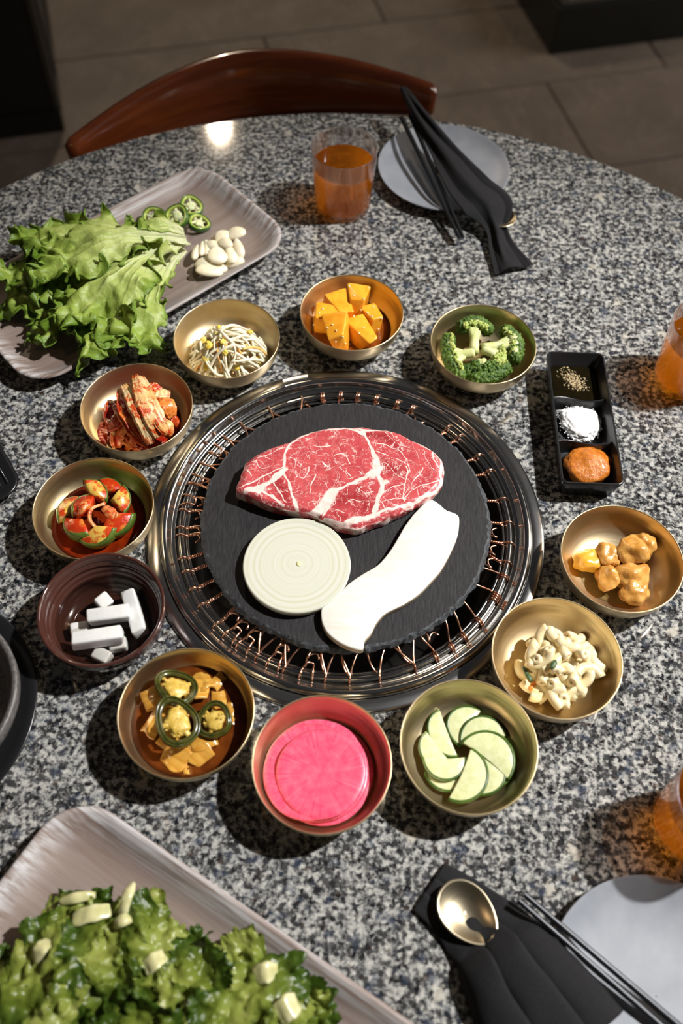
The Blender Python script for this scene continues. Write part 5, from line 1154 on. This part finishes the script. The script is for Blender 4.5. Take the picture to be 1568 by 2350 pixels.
# ---- settling: a height field of what already lies on a tray, so that later pieces rest on it
class Field:
    def __init__(s, base, half, fn, cell=0.002):
        s.c = cell; s.x0 = base.x-half; s.y0 = base.y-half; n = int(2*half/cell)+1; s.n = n
        gx, gy = np.meshgrid(s.x0+np.arange(n)*cell, s.y0+np.arange(n)*cell, indexing='ij'); s.h = fn(gx, gy)
    def at(s, xy):
        u = np.clip((xy[:, 0]-s.x0)/s.c, 0, s.n-1.001); w = np.clip((xy[:, 1]-s.y0)/s.c, 0, s.n-1.001); i = u.astype(int); j = w.astype(int); u = u-i; w = w-j
        return s.h[i, j]*(1-u)*(1-w)+s.h[i+1, j]*u*(1-w)+s.h[i, j+1]*(1-u)*w+s.h[i+1, j+1]*u*w
    def splat(s, p):
        lay = np.full_like(s.h, -9.0); i = np.clip(np.rint((p[:, 0]-s.x0)/s.c).astype(int), 0, s.n-1); j = np.clip(np.rint((p[:, 1]-s.y0)/s.c).astype(int), 0, s.n-1)
        np.maximum.at(lay, (i, j), p[:, 2]); d_ = lay.copy()
        for a in (-1, 0, 1):
            for b in (-1, 0, 1): d_ = np.maximum(d_, np.roll(np.roll(lay, a, 0), b, 1))
        s.h = np.maximum(s.h, np.where(lay > -5, lay, d_-0.001))
def tray_field(loc, rz, half):
    def fn(gx, gy):
        ca, sa = math.cos(rz), math.sin(rz); dx, dy = gx-loc.x, gy-loc.y; x = np.abs(dx*ca+dy*sa); y = np.abs(-dx*sa+dy*ca); r = 0.045
        qx, qy = x-(THX-r), y-(THY-r); sd = np.hypot(np.maximum(qx, 0), np.maximum(qy, 0))+np.minimum(np.maximum(qx, qy), 0)-r
        z = np.interp(-sd, [0, .002, .005, .012, .022, .032, .045], [.0222, .0232, .0226, .0160, .0092, .0072, .0066]); return TZ+np.where(sd > 0, 0.0, z)
    return Field(loc, half, fn)
def wverts(o):
    mw = Matrix.Translation(o.location) @ o.rotation_euler.to_matrix().to_4x4() @ Matrix.Diagonal((*o.scale, 1)); n = len(o.data.vertices); a = np.empty(n*3, np.float32); o.data.vertices.foreach_get('co', a)
    R = np.array(mw); return a.reshape(-1, 3).astype(float) @ R[:3, :3].T+R[:3, 3], R
def drape(o, fld, gap=0.0012):               # lay a limp leaf over what is below it
    p, R = wverts(o); p[:, 2] = np.maximum(p[:, 2], fld.at(p[:, :2])+gap); fld.splat(p)
    q = (p-R[:3, 3]) @ np.linalg.inv(R[:3, :3]).T; o.data.vertices.foreach_set('co', q.astype(np.float32).ravel()); o.data.update()
def rest(o, fld, sink=0.0006, lift=1.0):               # lower or lift a firm piece until it just touches
    parts = [(o, wverts(o)[0])] if o.type == 'MESH' else []
    base = Matrix.Translation(o.location) @ o.rotation_euler.to_matrix().to_4x4()
    for ch_ in o.children:
        n = len(ch_.data.vertices); a = np.empty(n*3, np.float32); ch_.data.vertices.foreach_get('co', a); R = np.array(base); parts.append((ch_, (a.reshape(-1, 3).astype(float)+np.array(ch_.location)) @ R[:3, :3].T+R[:3, 3]))
    p = np.concatenate([q for _, q in parts]); dz = min(lift, float((fld.at(p[:, :2])-p[:, 2]).max())-sink)
    o.location.z += dz; p[:, 2] += dz; fld.splat(p)
fldA = tray_field(trA, a1, 0.30); fldB = tray_field(trB, a2, 0.32)

# ---- lettuce leaves fanned out from their stems
CL = crop(0, 360, 2.3757)
def leaf(stem, tip, half, ruff, seed, label, lift=0.0, nr=90, na=230):
    a = Vector(stem); b = Vector(tip); d = b-a; L = math.hypot(d.x, d.y); az = math.atan2(d.y, d.x); v = []; f = []; tt = []
    for j in range(nr+1):
        t = j/nr
        for i in range(na+1):
            u = 2*i/na-1; phi = u*half*(0.22+0.78*min(1, t*1.5)**1.2)
            rl = L*t*(1-0.20*abs(u)**2.4+0.07*math.sin(u*6+seed)+0.06*nz(u*5, seed, 0)*t)
            x = rl*math.cos(phi); y = rl*math.sin(phi)+u*0.010*(1-t)
            e = max(t**4, abs(u)**5*min(1, t*2.2)); e2 = max(t**9, abs(u)**10*min(1, t*2.5))
            z = lift*math.sin(PI*min(1, t*1.1))+0.008*math.sin(PI*t)*(1-u*u)
            z += e*ruff*1.5*nz(x*42, y*42, seed)+e2*ruff*1.4*nz(x*105, y*105, seed+7)
            z += 0.0075*t*nz(x*24, y*24, seed+3)+0.0026*min(1, t*3)*nz(x*75, y*75, seed+4)
            z += 0.0030*max(0, 1-abs(u)*10)*(1-t)
            k = 0.0022*math.exp(-((abs(u)*9-1.2-t*4) % 2.4-1.2)**2*6)*(1-t)*min(1, t*4); z += k
            lx = e*ruff*0.9*nz(x*60, y*60, seed+11)+e2*ruff*0.8*nz(x*130, y*130, seed+21); ly = e*ruff*1.0*nz(x*60, y*60, seed+31)+e2*ruff*0.8*nz(x*130, y*130, seed+41)
            v.append((x+lx, y+ly, z)); tt.append(min(1.0, max(t*0.70, e*0.95))*(0.72 if abs(u) < 0.05*(1.3-t) else 1.0))
    for j in range(nr):
        for i in range(na): q = j*(na+1)+i; f.append((q, q+na+1, q+na+2, q+1))
    o = mesh('lettuce_leaf', v, f, 'lettuce', None, a); o.rotation_euler = (0, -math.atan2(d.z, L), az)
    at = o.data.attributes.new('t', 'FLOAT', 'POINT'); at.data.foreach_set('value', np.array(tt, np.float32)); s = o.modifiers.new('sol', 'SOLIDIFY'); s.thickness = 0.0007; drape(o, fldA)
    return tag(o, label, 'lettuce', 'fresh lettuce leaves on the wooden tray')
def LP(x, y, z): return P(*CL(x, y), z)
leaf(LP(985, 500, .022), LP(480, 1080, .030), 0.36, .013, 1.3, 'bottom lettuce leaf whose frilly end hangs over the tray edge', .004)
leaf(LP(990, 480, .024), LP(60, 900, .024), 0.34, .013, 4.1, 'frilly lettuce leaf under the pile pointing to the tray corner', .006)
leaf(LP(1000, 465, .028), LP(10, 640, .034), 0.34, .013, 7.7, 'curly lettuce leaf in the middle of the pile', .010)
leaf(LP(1010, 455, .034), LP(350, 930, .046), 0.34, .017, 2.9, 'broad lettuce leaf with ruffled edge draped across the pile', .014)
leaf(LP(1000, 450, .034), LP(110, 470, .044), 0.30, .015, 3.6, 'curled lettuce leaf along the back of the pile', .010)
leaf(LP(1015, 445, .042), LP(170, 590, .058), 0.34, .018, 5.2, 'topmost pale lettuce leaf with a long midrib', .014)
leaf(LP(1005, 420, .036), LP(720, 415, .046), 0.50, .011, 9.4, 'small frilly lettuce leaf beside the jalapeno rings', .010, 50, 120)
# ---- jalapeno rings
jr = []
for i, (x, y, z, R, asp, rot, lb) in enumerate([(838, 322, .020, .0150, 1.05, (0.35, -0.2, 0.2), 'green jalapeno ring lying apart beside the lettuce'), (1040, 252, .018, .0155, 1.0, (0.25, 0.1, 0.4), 'green jalapeno ring at the back of the ring heap'), (1080, 325, .024, .0150, 1.0, (0.2, 0.25, 0.9), 'green jalapeno ring with solid pale centre'), (965, 320, .027, .0158, 0.95, (0.4, -0.25, 0.1), 'green jalapeno ring with two open hollows on top'), (920, 345, .013, .0145, 1.0, (0.0, 0.0, 0.5), 'green jalapeno ring mostly hidden under the others')]):
    jr.append(pepper_ring('jalapeno_ring', LP(x, y, z), R, asp, 0.0062, rot, lb, 'pepper', 'fresh jalapeno rings on the tray', 'pepper_skin', 'pepper_flesh', 'pepper_pith', 'pepper_seed', i*1.1+0.4))
for o in sorted(jr, key=lambda q: q.location.z): rest(o, fldA, 0.0006, 0.0)
# ---- garlic
gcl = []
for i, (x, y, z, sx, sy, rz) in enumerate([(1285, 415, .022, .0130, .0095, 0.2), (1210, 435, .021, .0120, .0100, 0.9), (1230, 470, .025, .0100, .0075, -0.3), (1160, 437, .018, .0045, .0075, 0.0), (1068, 520, .017, .0050, .0165, -0.05), (1103, 500, .018, .0042, .0150, 0.05), (1128, 500, .018, .0052, .0145, 0.2), (1155, 480, .021, .0100, .0070, -0.5), (1185, 535, .027, .0125, .0120, 0.1), (1255, 530, .019, .0075, .0150, 0.35), (1300, 500, .021, .0068, .0140, 0.2), (1280, 570, .014, .0120, .0075, 0.3), (1110, 577, .020, .0120, .0080, 0.2), (1140, 618, .018, .0165, .0090, 0.1), (1190, 600, .017, .0110, .0070, 0.4), (1240, 500, .017, .0080, .0100, 0.0)]):
    v, f = ICO[3]; o_ = []
    for p in v:
        k = 1-0.28*p[1]; o_.append((p[0]*sx*k*(1+0.08*nz(*p, 2, i)), p[1]*sy, p[2]*0.0048*(1+0.2*nz(*p, 1.5, i+4))+0.0015*p[1]))
    gcl.append(put('garlic_clove', o_, f, 'garlic', LP(x, y, z), 'peeled pale garlic clove piece on the wooden tray', 'garlic', 'garlic pieces on the tray', (rng.uniform(-.3, .3), rng.uniform(-.3, .3), rz)))
for o in sorted(gcl, key=lambda q: q.location.z): rest(o, fldA, 0.0006, 0.0)

# ---- chopped lettuce salad
variants = []
for k in range(9):
    r = random.Random(100+k); nx, ny = 30, 22; v = []; f = []; tt = []; hx, hy = r.uniform(.016, .027), r.uniform(.013, .021); cu = r.uniform(-30, 30); cv = r.uniform(-25, 25)
    for i in range(nx+1):
        for j in range(ny+1):
            x, y = (2*i/nx-1), (2*j/ny-1); e = max(abs(x), abs(y))**4; jag = 1+0.22*nz(x*3, y*3, k*3.1)*e+0.12*nz(x*9, y*9, k)*e
            X, Y = x*hx*jag, y*hy*jag; z = cu*X*X*0.5+cv*Y*Y*0.4+0.0055*nz(x*2.4, y*2.4, k*5)+e*0.0060*nz(x*7, y*7, k*2)+0.0012*nz(x*14, y*14, k)
            v.append((X, Y, z)); tt.append(min(1, max(0, 0.55+0.5*x*(1 if k % 2 else -1)+0.3*e)))
    for i in range(nx):
        for j in range(ny): q = i*(ny+1)+j; f.append((q, q+ny+1, q+ny+2, q+1))
    me = bpy.data.meshes.new('salad_leaf'); me.from_pydata([tuple(map(float, p)) for p in v], [], f); me.update(); me.shade_smooth(); me.materials.append(M['salad_leaf'])
    at = me.attributes.new('t', 'FLOAT', 'POINT'); at.data.foreach_set('value', np.array(tt, np.float32)); variants.append(me)
SP = [(30, 2150), (110, 2100), (190, 2065), (330, 2080), (400, 2100), (430, 2185), (520, 2190), (630, 2220), (720, 2300), (760, 2400), (700, 2520), (300, 2560), (-120, 2480), (-140, 2280), (-30, 2200)]
poly = [P(x, y, .02) for x, y in SP]
def inside(x, y):
    c_ = False
    for i in range(len(poly)):
        a, b = poly[i-1], poly[i]
        if (a.y > y) != (b.y > y) and x < (b.x-a.x)*(y-a.y)/(b.y-a.y)+a.x: c_ = not c_
    return c_
def pdist(x, y):
    m = 9
    for i in range(len(poly)):
        a, b = poly[i-1], poly[i]; ab = b-a; t = max(0, min(1, ((x-a.x)*ab.x+(y-a.y)*ab.y)/(ab.x**2+ab.y**2))); m = min(m, math.hypot(x-a.x-ab.x*t, y-a.y-ab.y*t))
    return m
r = random.Random(77); xs = [p.x for p in poly]; ys = [p.y for p in poly]; cnt = 0
def in_tray(x, y):                           # distance inside the rim of the near tray
    ca, sa = math.cos(a2), math.sin(a2); dx, dy = x-trB.x, y-trB.y; return min(THX-abs(dx*ca+dy*sa), THY-abs(-dx*sa+dy*ca))
while cnt < 150:
    x, y = r.uniform(min(xs), max(xs)), r.uniform(min(ys), max(ys))
    if not inside(x, y): continue
    dd = pdist(x, y)
    if dd < 0.006 or in_tray(x, y) < 0.020: continue
    z = 0.008+min(0.026, dd*0.6)*(cnt/150)**0.7
    o = bpy.data.objects.new('salad_leaf', variants[cnt % 9].copy()); COL.objects.link(o); o.location = (x, y, TZ+z); tl = 0.55 if cnt > 70 else 0.2
    o.rotation_euler = (r.uniform(-tl, tl), r.uniform(-tl, tl), r.uniform(0, 6.3)); o.scale = (r.uniform(.95, 1.25),)*3
    drape(o, fldB, 0.0008); tag(o, 'dressed torn green lettuce piece in the salad heap', 'lettuce', 'chopped salad leaves'); cnt += 1
for i, (x, y, x1, y1, w) in enumerate([(165, 2105, 240, 2085, .0085), (280, 2095, 300, 2030, .0055), (130, 2060, 200, 2045, .0050), (585, 2235, 630, 2225, .0095), (640, 2330, 680, 2300, .0110), (330, 2220, 370, 2190, .0080), (80, 2200, 110, 2160, .0070), (265, 2120, 300, 2105, .0060)]):
    a = P(x, y, .040); b = P(x1, y1, .040); mid_ = (a+b)/2; d = np.array((b-a)/2); pts = [-d*1.2, np.array([0, 0, .005]), d*1.2]
    v, f = strip(pts, w*0.85, .0013, 0.6, .0012, i, 14, 12); rc_ = put('romaine_chunk', v, f, 'salad_stem', mid_+Vector((0, 0, .000 if i > 2 else -.010)), 'pale crunchy lettuce stem piece in the salad heap', 'lettuce', 'pale stems in the salad'); rest(rc_, fldB, 0.004)

# ---- loose bits on top of the side dishes rest on the pieces beneath them
bpy.context.view_layer.update()
def named(*pre): return [o for o in COL.objects if o.parent is None and o.name.split('.')[0] in pre]
def all_verts(o):
    out = []
    for q in ([o] if o.type == 'MESH' else []) + [k for k in o.children_recursive if k.type == 'MESH']:
        n = len(q.data.vertices); a = np.empty(n*3, np.float32); q.data.vertices.foreach_get('co', a); R = np.array(q.matrix_world); out.append(a.reshape(-1, 3).astype(float) @ R[:3, :3].T+R[:3, 3])
    return np.concatenate(out)
def bowl_field(key, under):
    cx, cy = B[key]; fld = Field(Vector((cx, cy, 0)), 0.062, lambda gx, gy: TZ+np.where(np.hypot(gx-cx, gy-cy) < 0.059, bowl_z(np.hypot(gx-cx, gy-cy)), 0.0), 0.0015)
    for o in named(*under):
        p = all_verts(o)
        if math.hypot(p[:, 0].mean()-cx, p[:, 1].mean()-cy) < 0.06: fld.splat(p)
    return fld
fo = bowl_field('oi', ('cucumber_kimchi',))
for o in sorted(named('onion_sliver'), key=lambda q: q.name): rest(o, fo, 0.0022)
fj = bowl_field('jal', ('pickled_onion',)); fj.h = np.where(fj.h > TZ+0.03, fj.h, np.maximum(fj.h, TZ+0.0195))
for o in sorted(named('pickled_jalapeno'), key=lambda q: q.location.z): rest(o, fj, 0.0015, 0.004)
fp_ = bowl_field('pasta', ('macaroni',))
for o in named('herb_piece', 'carrot_piece'): rest(o, fp_, 0.0015, 0.003)
